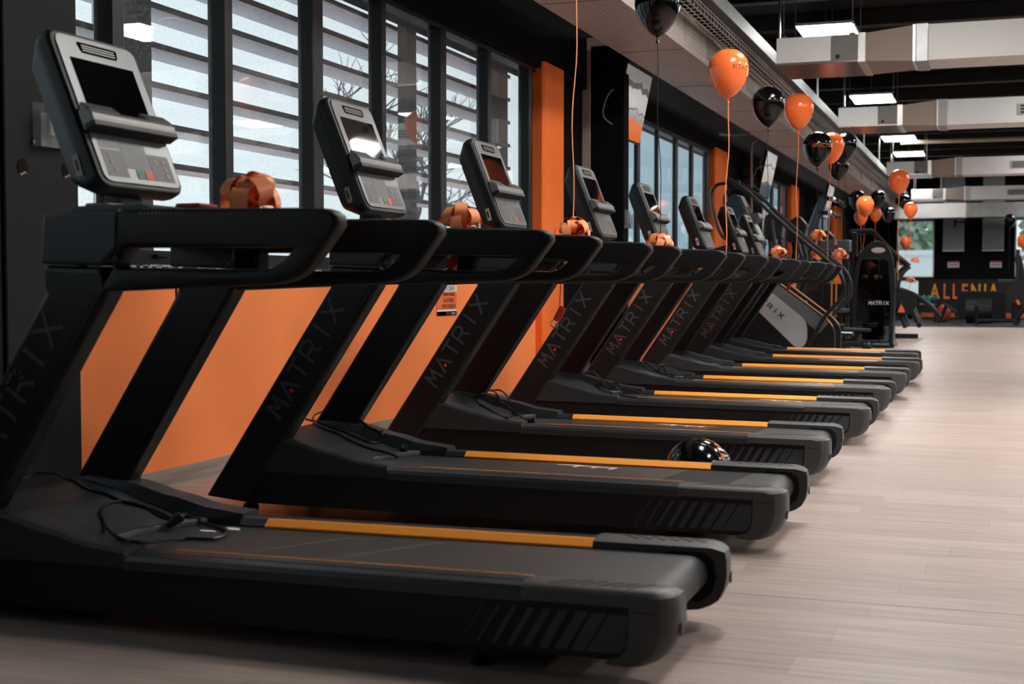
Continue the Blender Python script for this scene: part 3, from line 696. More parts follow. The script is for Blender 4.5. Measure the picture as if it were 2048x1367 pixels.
    M = frame((-2.945, -.0028, .447), d, Vector((-d.z, 0, d.x))); mb = matrix_logo(.086, .1005, .072, .0135, M); B(mb, 'logo', grey_letter, smooth=False)
    M2 = frame((-2.945, .7828, .447), -d, Vector((-d.z, 0, d.x))); M2.translation = Vector((-2.945, .7828, .447))+d*.60
    B(matrix_logo(.086, .1005, .072, .0135, M2), 'logo', grey_letter, smooth=False)
    q = M @ Vector((.1005+.036, .022, .001)); B(MB().cyl(q, q+Vector((0, -.001, 0)), .010, 12), 'logo_dot', red_dot)
    return R_

g_ = bpy.data.materials.new('knurled_rubber_grip'); g_.use_nodes = True; nt = g_.node_tree; b_ = nt.nodes['Principled BSDF']
b_.inputs['Base Color'].default_value = (.014, .014, .015, 1); b_.inputs['Roughness'].default_value = .33
gg = nt.nodes.new('ShaderNodeNewGeometry'); vo = nt.nodes.new('ShaderNodeTexVoronoi'); vo.inputs['Scale'].default_value = 110; vo.inputs['Randomness'].default_value = 0.
mp = nt.nodes.new('ShaderNodeMapping'); mp.inputs['Rotation'].default_value = (0, 0, PI/4); nt.links.new(gg.outputs['Position'], mp.inputs[0]); nt.links.new(mp.outputs[0], vo.inputs['Vector'])
bu = nt.nodes.new('ShaderNodeBump'); bu.inputs['Strength'].default_value = 1.; bu.inputs['Distance'].default_value = .003; bu.invert = True; nt.links.new(vo.outputs['Distance'], bu.inputs['Height']); nt.links.new(bu.outputs[0], b_.inputs['Normal'])
MATS['grip'] = g_

TY = [3.36, 5.22, 7.08, 8.96, 10.72, 12.55, 14.36, 16.15]
TDX = [-.005, 0, -.045, 0, .0, .01, .03, -.07]
TLAB = ['nearest black treadmill, cut off by the left edge of the photo', 'second treadmill from the viewer, plug hanging over its belt edge', 'third treadmill from the viewer, in front of the orange pillar',
 'fourth treadmill from the viewer, with the hanging orange ribbon behind its rail', 'fifth treadmill from the viewer, with coiled cable on its cover', 'sixth treadmill from the viewer, console before the second window',
 'seventh treadmill, next to last in the row', 'farthest treadmill of the row, beside the stair climber']
proto = make_treadmill(); TM = []
for i, (ty, dx) in enumerate(zip(TY, TDX)):
    t = proto if i == 0 else copy_tree(proto)
    t.location = (OFF[0]+dx, ty+.39, 0)
    tag(t, TLAB[i], 'treadmill', 'treadmills in the long row'); TM.append(t)
PIT = [-.007, .005, .007, .009, .010, .010, .011, .009]
for t, pt in list(zip(TM, PIT))[1:]:   # set at a slight incline
    pv = Vector((-.9+t.location.x+2.0, t.location.y, .0)); R3 = Matrix.Rotation(pt, 3, 'Y'); t.location = pv+R3 @ (t.location-pv); t.rotation_euler.y = pt
a_ = math.radians(-.6); pv = Vector((-.75, TY[0], 0)); TM[0].location = pv+Matrix.Rotation(a_, 3, 'Z') @ (TM[0].location-pv)+Vector((0, 0, -.007)); TM[0].rotation_euler.z = a_; TM[0].rotation_euler.y = -.007
def loc(i, x, y, z): return Vector((x-OFF[0], y-OFF[1], z))          # T coordinates -> child coordinates
# prints on the belts (each belt has stopped at a different place)
def belt_print(i, polys, m, n='belt_print'):
    mb = MB()
    for p in polys: mb.prism(p, .2268, .2271, 'z')
    mb.build(n, m, TM[i], off=OFF, smooth=False)
def dash(x, y, L=.12): return [[(x, y), (x+L, y), (x+L, y-.014), (x, y-.014)], [(x+L-.012, y), (x+L, y-.006), (x+L-.02, y-.065), (x+L-.034, y-.065)]]
def chev(x, y, k=3): return [q for j in range(k) for q in dash(x+j*.085, y-.012*j)]
belt_print(1, chev(-1.86, .60), white_p); belt_print(2, chev(-1.80, .60), white_p); belt_print(3, chev(-1.55, .60), white_p); belt_print(4, chev(-1.45, .60), white_p)
belt_print(0, [[(-2.47, .62), (-2.42, .62), (-2.39, .585), (-2.44, .585)], [(-2.53, .55), (-2.47, .55), (-2.45, .53), (-2.51, .53)]], white_p)
for i, x0 in ((1, -1.32), (2, -1.50)):
    belt_print(i, [[(x0-.02, .135), (x0+.28, .135), (x0+.34, .645), (x0+.06, .645)]], belt_dark, 'belt_band')
# barely seen paler stripes on the nearest belt
for x0 in (-2.25, -1.95): belt_print(0, [[(x0, .15), (x0+.02, .15), (x0+.30, .60), (x0+.28, .60)]], belt_light, 'belt_line')

# safety keys hanging on their cords under the crossbars (red clip, steel ring)
def to_local(i, q):
    v = Vector((q.x, q.y, 0))-Vector((TM[i].location.x, TM[i].location.y, 0)); v = Matrix.Rotation(-TM[i].rotation_euler.z, 3, 'Z') @ v
    return v.x+OFF[0], v.y+OFF[1]
def lift(i, x): return PIT[i]*(-.9-x)
def key(i, px, py, x=None):
    P_ = at(px, py, y=TY[i]+.39); c = P_
    top = Vector((TM[i].location.x+OFF[0]*0-.13+.0, TY[i]+.39, 1.14)); top.x = P_.x+.01
    base = TM[i].location
    k = MB().tube([top-base, P_-base+Vector((0, 0, .05))], .0025, 5).build('safety_cord', ribbon_k, TM[i])
    M = Matrix.Translation(P_-base) @ Matrix.Rotation(.5, 4, 'Y')
    kk = MB().prism(corner([(-.018, -.045), (.018, -.045), (.024, .0), (.015, .045), (-.02, .045)], .006, 2), -.01, .01, bev=.003); kk.bm.transform(M); ko = kk.build('safety_clip', red_pl, TM[i])
    q = MB().tube([(.022*math.cos(a*PI/8), 0, -.066+.022*math.sin(a*PI/8)) for a in range(17)], .003, 5); q.bm.transform(M); q.build('clip_ring', chrome, ko)
key(2, 1117, 628); key(4, 1292, 585); key(5, 1399, 578); key(6, 1481, 582); key(1, 906, 520); key(7, 1575, 575)

# power cables dropped on the covers
def cable(i, name_lab, pts, plug, r=.0055, plug_dir=(1, .2, .0)):
    P3 = []
    for e in pts:
        px, py = e[0], e[1]; z = .3
        for _ in range(25):
            q = at(px, py, z=z); x, yv = to_local(i, q); z = .5*z+.5*(surf_z(x, yv) + lift(i, x) + r + (e[2] if len(e) > 2 else 0))
        P3.append(at(px, py, z=z))
    pts3 = spline(P3, 8)
    for p in pts3:
        x, yv = to_local(i, p); zmin = surf_z(x, yv)+lift(i, x)+r
        p.z = max(p.z, zmin)
    root = MB().tube(pts3, r, 8).build('power_cable', cable_m); tag(root, name_lab, 'cable', 'power cables on the treadmill covers')
    e = at(*plug[:2], z=surf_z(-2.45, .3)+.02+(plug[2] if len(plug) > 2 else 0)); d = Vector(plug_dir).normalized()
    pl = MB().tube([e-d*.035, e-d*.01, e+d*.022, e+d*.024], [.008, .016, .021, .019], 12).build('plug', plas, root)
    s = d.cross(Vector((0, 0, 1))).normalized()
    for k in (-1, 1): MB().tube([e+d*.022+s*.0095*k, e+d*.045+s*.0095*k], .0028, 6).build('plug_pin', chrome, pl)
cable(0, 'black power cable looped on the nearest treadmill cover', [(8, 968), (60, 953), (110, 951), (170, 974), (240, 1000), (300, 1016), (345, 1036), (330, 1035), (270, 1006), (225, 1004), (202, 1020), (210, 1050), (240, 1075), (290, 1084), (360, 1078), (425, 1077), (452, 1066), (440, 1055), (400, 1043), (362, 1030)], (350, 1040), plug_dir=(.5, .75, .55))
cable(1, 'black power cable with plug hanging, on the second treadmill cover', [(612, 838), (650, 848), (700, 868), (745, 885), (766, 880), (760, 864), (735, 852), (712, 832), (690, 822), (660, 820), (632, 828), (626, 842), (640, 852), (690, 875), (730, 893), (775, 905), (797, 914)], (806, 906), plug_dir=(.05, .25, .8))
cable(2, 'black power cable in an oval loop on the third treadmill cover', [(920, 778), (938, 775), (965, 780), (1000, 795), (1022, 818), (1026, 832), (1016, 836), (985, 822), (958, 806), (951, 793), (962, 788), (985, 794), (1010, 808), (1030, 825), (1052, 838)], (1062, 841), plug_dir=(.9, .2, .05))
cable(3, 'black power cable bundled on the fourth treadmill cover', [(1140, 742), (1160, 746), (1185, 755), (1215, 769), (1240, 778), (1244, 784), (1225, 786), (1200, 778), (1190, 770), (1205, 769), (1230, 777), (1262, 780), (1290, 789), (1292, 794), (1270, 795), (1240, 790)], (1218, 777), plug_dir=(-.5, .3, .6))
cable(4, 'black power cable bundled on the fifth treadmill cover', [(1290, 722), (1305, 735), (1320, 745), (1345, 750), (1362, 750), (1350, 744), (1325, 742), (1318, 745), (1340, 753), (1372, 754), (1385, 758)], (1352, 752), plug_dir=(-.5, .3, .4))

# ------------------------------------------------------------------ ribbon bows
def make_loop():
    pts = []
    for k in range(13):
        a = k/12; t = a*2*PI; r = math.sin(a*PI); pts.append(Vector((.098*math.sin(a*PI)**.8, 0, .040*math.sin(t))))
    rows = [[p+Vector((0, -.027, 0)), p+Vector((0, .027, 0))] for p in pts]
    return MB().grid(rows)
loop_me = None
def bow(p, s, label, n=14, seed=0, group='orange bows on the machines', tails=1):
    global loop_me
    rnd = random.Random(seed); root = empty('ribbon_bow', p); root.scale = (s, s, s)
    tag(root, label, 'bow', group)
    for k in range(n):
        if loop_me is None:
            o = make_loop().build('ribbon_loop', ribbon_o, root, ang=70); loop_me = o.data
        else:
            o = bpy.data.objects.new('ribbon_loop', loop_me); COL.objects.link(o); o.parent = root
        tier = k % 3; el = (-.15, -.62, -1.15)[tier]+rnd.uniform(-.12, .12); az = k*2*PI/n*1.0+rnd.uniform(-.25, .25)+tier*.4
        o.rotation_euler = (Matrix.Rotation(az, 3, 'Z') @ Matrix.Rotation(el, 3, 'Y') @ Matrix.Rotation(rnd.uniform(-.4, .4), 3, 'X')).to_euler()
        k2 = rnd.uniform(.85, 1.15); o.scale = (k2, 1, rnd.uniform(.8, 1.2))
    if tails:
        mb = MB()
        for k, (dx, L) in enumerate(((-.03, .17), (.05, .13))[:tails]):
            rows = [[Vector((dx+.02*math.sin(j*.9), -.022-.0*j, -.0-L*j/6)), Vector((dx+.012+.02*math.sin(j*.9), .028, -L*j/6))] for j in range(7)]
            mb.grid(rows)
        mb.build('ribbon_tail', ribbon_o, root, ang=70)
    return root
bp = [(0, 500, 412, 1.05, 'big orange ribbon bow on the nearest treadmill'), (1, 922, 454, 1.0, 'orange ribbon bow between second and third consoles'), (2, 1145, 470, 1.0, 'orange ribbon bow under the long hanging orange string'),
      (3, 1322, 492, 1.0, 'orange ribbon bow below the fifth console with black string'), (4, 1405, 534, .8, 'small orange bow seen through the rail of the fifth treadmill'), (5, 1488, 534, .9, 'small orange bow seen through the rail of the sixth treadmill'), (7, 1556, 511, 1.2, 'orange bow on the farthest treadmill')]
BOWP = {}
for i, px, py, s, lab in bp:
    p = at(px, py, y=TY[i]+.42); BOWP[i] = p; bow(p, s, lab, 12, seed=i+1, tails=2 if i < 4 else 0)
#@@PART3
# ------------------------------------------------------------------ balloons
def make_balloon(m):
    prof = [(0.0005, -.215), (.012, -.200), (.046, -.180), (.090, -.140), (.127, -.085), (.149, -.025), (.157, .03), (.152, .075), (.133, .12), (.098, .155), (.05, .178), (.0005, .185)]
    P_ = spline([(r, 0, z) for r, z in prof], 3)
    return MB().lathe([(max(p.x, .0004), p.z) for p in P_], 32).build('balloon', m, ang=80)
def print_on(me_src_txt, root, m, lon, size, z0=.02):
    me = text_mesh(me_src_txt, size, 0)
    me.materials.clear(); me.materials.append(m)
    def rad(z):
        pr = [(-.215, 0.0), (-.18, .046), (-.140, .090), (-.085, .127), (-.025, .149), (.03, .157), (.075, .152), (.12, .133), (.155, .098), (.178, .05), (.186, 0)]
        for (a, b), (c, d) in zip(pr, pr[1:]):
            if a <= z <= c: return b+(d-b)*(z-a)/(c-a)
        return .01
    for v in me.vertices:
        x, y_ = v.co.x, v.co.y; z = z0+y_; r = rad(z)+.0018; a = lon+x/.155; v.co = Vector((r*math.cos(a), r*math.sin(a), z))
    o = bpy.data.objects.new('printed_name', me); COL.objects.link(o); o.parent = root
BAL = {}
def balloon(px, py, wpx, colr, label, string=None, txt=None, yaw=0, p=None):
    m = latex_o if colr == 'o' else latex_k; rb = ribbon_o if colr == 'o' else ribbon_k
    D = .315*F/wpx; c = p or at(px, py, d=D); 
    if colr not in BAL:
        o = make_balloon(m); BAL[colr] = o
        k = MB().lathe([(.004, -.200), (.006, -.213), (.005, -.222), (.013, -.238), (.011, -.240), (.0005, -.236)], 12).build('knot', m, o)
    else:
        s0 = BAL[colr]; o = s0.copy(); COL.objects.link(o); k = [q for q in s0.children if q.name.startswith('knot')][0].copy(); COL.objects.link(k); k.parent = o
    o.location = c; tag(o, label, 'balloon', 'orange party balloons' if colr == 'o' else 'black party balloons')
    if string is not None:
        e = string-c; pts = []
        for j in range(15):
            t = j/14; q = Vector((0, 0, -.225))*(1-t)+e*t; q += Vector((.012*math.sin(t*9+px), .01*math.sin(t*7), 0))*math.sin(t*PI); pts.append(q)
        MB().tube(pts, .0042 if colr == 'o' else .003, 5).build('ribbon', rb, o)
    if txt: print_on('FITACTIVE', o, mat('orange_print', (.8, .2, .05), .5) if colr == 'k' else mat('black_print', (.02, .02, .02), .5), txt, .055)
    return o
UPV = Vector((0, 0, .01))
balloon(0, 0, 80, 'o', 'orange balloon above the frame on the long orange string', BOWP[2]+UPV, p=Vector((BOWP[2].x+.02, BOWP[2].y, 2.96)))
balloon(1315, 15, 92, 'k', 'big black balloon cut by the top edge of the photo', BOWP[3]+UPV)
balloon(1457, 145, 80, 'o', 'largest orange balloon, before the metal duct', at(1452, 512, y=10.83), txt=-.35)
balloon(1537, 212, 66, 'k', 'black balloon touching the second orange balloon', at(1530, 520, y=13.2))
balloon(1597, 222, 60, 'o', 'orange balloon touching the black one left of it', at(1592, 520, y=14.65))
balloon(1635, 297, 57, 'k', 'black balloon with orange print partly covering an orange one', at(1640, 500, y=15.6), txt=-1.0)
balloon(1662, 295, 52, 'o', 'orange balloon squeezed between two black balloons', at(1655, 520, y=17.7))
balloon(1689, 293, 50, 'k', 'black balloon peeking out right of the squeezed orange balloon', at(1690, 480, y=17.8))
balloon(1677, 335, 41, 'k', 'lower black balloon under the cluster of three', at(1690, 500, y=22.0))
balloon(1798, 363, 41, 'o', 'single orange balloon below the third ceiling duct', at(1796, 560, y=21.9))
balloon(1730, 412, 35, 'o', 'front orange balloon of the group above the weight machine', at(1726, 500, y=25.5))
balloon(1714, 400, 33, 'k', 'black balloon behind the front orange balloon of the far group', at(1716, 500, y=27))
balloon(1756, 397, 29, 'k', 'black balloon right of the front orange balloon of the far group', at(1756, 500, y=31))
balloon(1722, 434, 27, 'o', 'lower left orange balloon of the far group', at(1722, 500, y=34))
balloon(1751, 429, 24, 'o', 'dark orange balloon at the back of the far group', at(1750, 500, y=37))
balloon(1777, 429, 26, 'k', 'black balloon at the right of the far group', at(1777, 500, y=34.4))
balloon(1809, 404, 24, 'k', 'black balloon hidden behind the small right orange balloon', at(1812, 500, y=33))
balloon(1821, 420, 27, 'o', 'small orange balloon above the far left window', at(1820, 520, y=32.2))
balloon(1812, 485, 21, 'o', 'smallest orange balloon, in front of the far window trees', at(1812, 570, y=39), p=at(1812, 485, y=40.5))
balloon(2020, 441, 23, 'k', 'black balloon high on the far wall at right', at(2018, 540, y=39))
balloon(2047, 482, 24, 'o', 'orange balloon cut by the right edge of the photo', at(2048, 560, y=38.6))
bf = balloon(1404, 925, 130, 'k', 'black printed balloon lying on the floor behind the second treadmill', None, txt=1.25, p=Vector((0, 0, 0)))
pf = at(1404, 960, y=6.32); bf.location = (pf.x, 6.32, .157); bf.rotation_euler = (1.35, 0, -.5)

# ================================================================== CEILING SERVICES
# perforated air duct along the windows
ad = empty('air_duct', (-3.08, 12, 3.24)); tag(ad, 'long perforated metal air duct running above the windows', 'duct')
seg = None; y = -4.0; k = 0
while y < 39.0:
    L_ = 2.36
    if seg is None:
        seg = MB().box((-.32, 0, 0), (.32, 2.35, .36), .004).build('duct_section', perf, ad, smooth=False); sg = seg
        fl_ = MB().box((-.325, -.006, -.004), (.325, .006, .365), .002).build('flange', steel, seg, smooth=False)
        gfr = MB().box((.32, 1.0, .06), (.328, 1.45, .30), .002).build('access_hatch', mat('hatch_grey', (.33, .30, .28), .4, .4), seg, smooth=False)
    else: sg = copy_tree(seg, ad)
    sg.location = (0, y-12, 0); y += 2.36; k += 1
# side grilles lighter face strip
ct = empty('cable_tray', (-2.62, 12, 3.50)); tag(ct, 'wire mesh cable tray between the duct and the metal channel', 'cable tray')
mb = MB()
for (x, z) in ((-.10, .06), (-.10, 0), (-.04, 0), (.02, 0), (.08, 0), (.10, .035), (.10, .07)): mb.tube([(x, -14, z), (x, 28.5, z)], .005, 4)
for i in range(282):
    yy = -14+i*.15
    mb.tube([(-.10, yy, .07), (-.10, yy, -.004), (.10, yy, -.004), (.10, yy, .08)], .0042, 4)
mo = mb.build('wire_mesh', wire_m, ct); mo['kind'] = 'stuff'
for i in range(4):
    random.seed(i); MB().tube(spline([(-.09+.02*math.sin(j*1.3+i)+i*.012, -14+j*1.4, -.012+.012*i+.02*math.sin(j*2+i)) for j in range(31)], 4), .011, 6).build('cable', cable_g if i % 2 else mat('white_conduit', (.5, .48, .45), .6), ct)
mc = empty('metal_channel', (-2.40, 12, 3.62)); tag(mc, 'galvanised metal channel with bright vertical lip left of the ceiling units', 'channel')
mb = MB().box((-.36, -16, .06), (.01, 29, .068)); mb.build('underside_plate', steel, mc, smooth=False)
for j in range(16):
    o = MB().box((0, -16+j*2.8, -.07), (.012, -16+j*2.8+2.79, .07), .003).build('lip', mat('bright_steel', (.22, .24, .25), .5, .8), mc, smooth=False)
for j in range(12): MB().box((-.02, -14+j*3.6, .06), (.0, -14+j*3.6+.05, .98)).box((-.12, -14+j*3.6, .95), (.10, -14+j*3.6+.05, .98)).build('hanger', steel, mc, smooth=False)

# fan-coil units with big ducts
def make_unit():
    R_ = empty('ceiling_fan_coil', (0, 0, 0))
    B = lambda mb, n, m, p=None, **k: mb.build(n, m, p or R_, smooth=k.get('smooth', True), ang=30)
    bx = B(MB().box((0, .02, .05), (.80, 1.0, .31), .004), 'casing', duct_g)
    B(MB().box((-.025, .0, .045), (.53, .022, .305), .003), 'white_panel', mat('white_panel', (.72, .74, .74), .45), bx)
    B(MB().box((.53, .004, .045), (.80, .022, .305), .003), 'grey_panel', duct_g, bx)
    B(MB().box((-.025, .0, .02), (.80, 1.0, .05), .004), 'underside', coil_under, bx)
    B(MB().tube([(.60, -.012, .085), (.60, .01, .085)], .022, 14), 'drain_cap', rubber, bx)
    for a in range(10): B(MB().tube([(.20+.075*math.cos(a*PI/5), -.003, .165+.075*math.sin(a*PI/5)), (.20+.075*math.cos(a*PI/5), .003, .165+.075*math.sin(a*PI/5))], .004, 6), 'screw', duct_g, bx) if a % 2 == 0 else None
    for xx in (.04, .74):
        for yy in (.06, .92): B(MB().tube([(xx, yy, .30), (xx, yy, 1.1)], .005, 6).box((xx-.03, yy-.02, .305), (xx+.03, yy+.02, .33)), 'hanger_rod', mat('dull_rod', (.10, .10, .10), .6))
    # transition
    b = bmesh.new(); a0 = [(.86, .02, .03), (.86, 1.0, .03), (.86, 1.0, .31), (.86, .02, .31)]; a1 = [(1.36, .0, .0), (1.36, .62, .0), (1.36, .62, .36), (1.36, .0, .36)]
    V0 = [b.verts.new(v) for v in a0]; V1 = [b.verts.new(v) for v in a1]
    for i in range(4): b.faces.new((V0[i], V0[(i+1) % 4], V1[(i+1) % 4], V1[i]))
    bmesh.ops.recalc_face_normals(b, faces=b.faces[:]); B(MB()._add(b), 'transition_duct', duct_b, smooth=False)
    B(MB().box((.80, .01, .02), (.875, 1.01, .32), .004), 'foil_tape', duct_tape); B(MB().box((1.34, -.006, -.006), (1.37, .63, .366), .003), 'foil_tape', duct_tape)
    B(MB().box((1.37, -.012, -.012), (1.49, .64, .372), .006), 'joint_band', steel)
    B(MB().box((1.49, .0, .0), (13.5, .62, .36), .004), 'main_duct', duct_w)
    for i in range(4):
        v = B(MB().box((2.42+i*2.6, -.012, .10), (3.12+i*2.6, .0, .26), .003), 'air_grille', mat('grille_frame', (.35, .35, .34), .5))
        for k in range(3): B(MB().box((2.46+i*2.6, -.018, .125+k*.045), (3.08+i*2.6, -.008, .150+k*.045)), 'grille_slot', mat('grille_dark', (.03, .03, .03), .6), v)
    return R_
un = make_unit()
UL = ['nearest visible ceiling fan unit with white duct, above the largest balloon', 'second ceiling fan unit with long duct', 'third ceiling fan unit with wide grille', 'fourth ceiling fan unit nearest the far wall', 'ceiling fan unit and duct above the third treadmill, out of frame', 'ceiling fan unit and duct above the viewer, out of frame']
for i, yy in enumerate((14.32, 20.24, 29.55, 38.4, 8.3, 2.2)):
    t = un if i == 0 else copy_tree(un); t.location = (-2.16, yy, 3.30); tag(t, UL[i], 'ceiling unit', 'ceiling fan units with ducts')
xd = empty('cross_duct', (-2.7, 40.6, 2.93)); tag(xd, 'low pale duct crossing in front of the far wall', 'duct')
for i in range(5): MB().box((-.1+i*2.0, 0, 0), (1.88+i*2.0, .5, .42), .01).box((1.88+i*2, -.01, -.01), (1.9+i*2, .51, .43)).build('duct_section', duct_w if i % 2 == 0 else steel, xd, smooth=False)
for i, (xa, xb) in enumerate(((-1.47, -.87), (-.37, .23))):
    o = MB().box((xa, BACK-.16, 2.0), (xb, BACK-.01, 4.2), .006).build('hanging_panel', mat('grey_fabric_panel', (.20, .21, .225), .7), smooth=False)
    MB().box((xa-.005, BACK-.17, 2.0), (xb+.005, BACK-.155, 2.03), .002).build('hem', mat('pale_hem', (.5, .5, .5), .5), o, smooth=False)
    tag(o, ['left grey panel hanging on the far wall', 'right grey panel hanging on the far wall'][i], 'panel', 'grey wall panels')
sp_ = MB().tube([(-6.2, 0, 0), (9, 0, 0)], .05, 10).build('spiral_pipe', mat('beige_pipe', (.34, .29, .22), .6, bump=1, bscale=14)); sp_.location = (4.2, 31.0, 4.15); tag(sp_, 'thin beige corrugated pipe under the ceiling', 'pipe')

# led panels
lp = None
def light(x, y_, lab, yl=1.1):
    global lp
    if lp is None:
        r_ = empty('led_panel', (0, 0, 0)); lp = r_
        MB().box((0, 0, 0), (.7, 1.1, .035), .003).build('frame', light_fr, r_, smooth=False)
        MB().box((.012, .012, -.004), (.688, 1.088, -.001)).build('diffuser', light_m, r_, smooth=False)
        for yy in (.2, .9): MB().box((.345, yy, .03), (.352, yy+.007, .4)).build('suspension_wire', steel, r_, smooth=False)
        o = r_
    else: o = copy_tree(lp)
    o.location = (x, y_, 4.2); tag(o, lab, 'ceiling light', 'led ceiling panels')
LL = {16.9: 'bright ceiling panel just above the nearest ceiling unit', 23.4: 'bright ceiling panel above the second ceiling unit', 30.1: 'ceiling panel below the second ceiling unit', 33.8: 'ceiling panel left above the third ceiling unit', 38.0: 'ceiling panel above the far pale ceiling unit'}
for yy in (6.0, 8.5, 10.9, 16.9, 23.4, 30.1, 33.8, 38.0):
    light(-2.36 if yy > 12 else -1.1, yy, LL.get(yy, 'ceiling panel out of frame above the %s treadmill' % {6.0: 'second', 8.5: 'fourth', 10.9: 'fifth'}.get(yy)))
for xi, x in enumerate((1.5, 5.2, 8.9)):
    for yi, yy in enumerate((5, 9.5, 14, 18.5, 23, 28, 33, 39)):
        light(x, yy, 'ceiling panel outside the photo, %s from far wall in %s row right of walkway' % (['eighth', 'seventh', 'sixth', 'fifth', 'fourth', 'third', 'second', 'first'][yi], ['nearest', 'middle', 'outer'][xi]) if not (x == 1.5 and yy == 39) else 'ceiling panel at the right edge near the far wall')

# ------------------------------------------------------------------ televisions
def tv(n, p_tl, wd, ht, tilt, seed, label):
    r_ = empty('wall_television', p_tl); tag(r_, label, 'television')
    M = Matrix.Rotation(tilt, 4, 'Y')
    mb = MB().box((-.05, 0, -ht), (0, wd, 0), .005); mb.bm.transform(M); mb.build('housing', plas, r_)
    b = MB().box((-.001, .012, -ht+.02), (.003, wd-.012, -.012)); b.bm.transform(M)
    s = b.build('screen', tv_mat('tv_painted_bands_%d' % seed, seed), r_, smooth=False)
    me = s.data; uv = me.uv_layers.new(name='UVMap')
    Mi = M.inverted()
    for l in me.loops:
        q = Mi @ me.vertices[l.vertex_index].co; uv.data[l.index].uv = (q.y/wd, 1+q.z/ht)
    wall = WX-p_tl[0] if seed > 1 else -.05
    mb = MB().box((-.24, wd*.35, -ht*.65), (-.17, wd*.65, -ht*.35), .01).tube([(-.22, wd/2, -ht/2), (min(wall, -.32), wd/2, -ht/2-.02)], .025, 8); mb.build('bracket', plas, r_)
    MB().tube(spline([(-.05, .05, -.25), (-.16, -.12, -.32), (-.22, -.16, -.55), (-.12, -.05, -.66)], 8), .007, 6).build('cable', cable_g, r_)
    MB().tube(spline([(-.05, .02, -.10), (-.12, -.02, -.2), (-.11, .0, -.36)], 8), .007, 6).build('cable', cable_g, r_)
q = at(1256, 124, x=-3.6); tv(1, q, 1.06, .76, .20, 1, 'wall television with painted orange reflection above the middle treadmills')
q = at(1536, 300, x=-3.55); tv(2, q, 1.06, .76, .20, 2, 'second television with white and dark bands further back')
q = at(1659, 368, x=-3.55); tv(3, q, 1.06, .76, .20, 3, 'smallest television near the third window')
sb = MB().tube(spline([at(1432, 262, y=20.6), at(1440, 268, y=20.7), at(1460, 270, y=21.), at(1500, 268, y=21.2), at(1520, 275, y=21.2)], 6), .02, 6).build('pipe', cable_g); tag(sb, 'grey conduit running past the red alarm beacon', 'pipe')
al = MB().lathe([(.001, -.07), (.05, -.06), (.06, 0), (.05, .05), (.03, .06)], 16).build('alarm_beacon', mat('red_beacon', (.35, .02, .015), .3)); al.location = at(1429, 272, y=20.6); tag(al, 'small red alarm beacon above the orange pillar', 'alarm')
pc = MB().tube(spline([at(1520, 275, y=21.2), at(1505, 285, y=21.3), at(1503, 300, y=21.3), at(1503, 400, y=21.3), at(1503, 560, y=21.3)], 6), .02, 8).build('conduit', cable_g); tag(pc, 'vertical grey conduit behind the stair climber handles', 'pipe')

# signs on the orange wall
def sign(y0, z0, wd, ht, label, lines, base, extra=()):
    r_ = MB().box((WX+.0, y0, z0), (WX+.006, y0+wd, z0+ht), .001).build('wall_sign', base, smooth=False); tag(r_, label, 'sign')
    for (a, b, c, d, m) in extra: MB().box((WX+.006, y0+a, z0+b), (WX+.0072, y0+c, z0+d)).build('colour_band', m, r_, smooth=False)
    for (t, cy, cz, s, m, sxx) in lines:
        text_obj('lettering', t, s, m, frame((WX+.0082, y0+cy, z0+cz), (0, 1, 0), (0, 0, 1)), r_, .0004, sxx)
    return r_
org = mat('sign_orange', (.75, .17, .04), .6); blk = mat('sign_black', (.012, .012, .014), .5); wht = mat('sign_white', (.75, .73, .72), .6)
s1 = sign(6.094, .76, .30, .30, 'black sign with white and orange lettering behind the first treadmill', [('FIT', .092, .253, .036, wht, .8), ('ACTIVE', .165, .253, .036, org, .8), ('TI', .14, .21, .03, org, 1), ("E' TEMPO", .115, .155, .042, wht, 1.), ('DI MUOVERSI', .15, .08, .032, org, .9)], blk)
MB().tube([(WX+.0062, 6.122, 1.013), (WX+.0075, 6.122, 1.013)], .018, 18).build('round_logo', org, s1)
for v in s1.children:
    pass
s2 = sign(9.62, .80, .405, .30, 'notice with white band and black text on orange behind the second treadmill', [('GENTILI CLIENTI', .20, .212, .052, blk, .85), ('SI PREGA DI PULIRE', .235, .165, .034, blk, .8), ('GLI ATTREZZI', .235, .118, .042, blk, .8), ("DOPO L'UTILIZZO", .235, .072, .042, blk, .8), ('fitactive', .33, .018, .025, wht, 1)], org, [(0, .24, .405, .30, blk), (0, .188, .405, .238, wht), (0, .034, .405, .046, wht), (0, 0, .405, .033, blk), (.01, .004, .18, .03, org)])
def holder(p, wd, ht, label, content=True):
    r_ = empty('brochure_holder', p); tag(r_, label, 'brochure holder')
    MB().box((0, 0, 0), (.004, wd, ht)).box((0, 0, 0), (.05, wd, .004)).box((.046, 0, 0), (.05, wd, ht*.75)).box((0, 0, 0), (.05, .004, ht*.8)).box((0, wd-.004, 0), (.05, wd, ht*.8)).build('acrylic_box', acrylic, r_, smooth=False)
    if content:
        c = MB().box((.008, wd*.5, .01), (.02, wd-.01, ht*.9)).build('leaflet', mat('leaflet_grey', (.35, .30, .28), .6), r_, smooth=False)
        MB().box((.0205, wd*.5, .01), (.0215, wd-.01, ht*.3)).build('leaflet_band', blk, r_, smooth=False)
    for yy in (0, wd): MB().tube([(0, yy, .02), (.012, yy, .02)], .009, 8).build('screw_cap', mat('copper_cap', (.45, .22, .14), .4, .5), r_)
holder(Vector((WX+.02, 4.965, 1.66)), .20, .20, 'clear acrylic leaflet holder on the concrete column')
holder(Vector((-3.62, 13.58, 1.62))+Vector((-.0, 0, 0)), .17, .20, 'clear acrylic holder between fourth and fifth consoles')
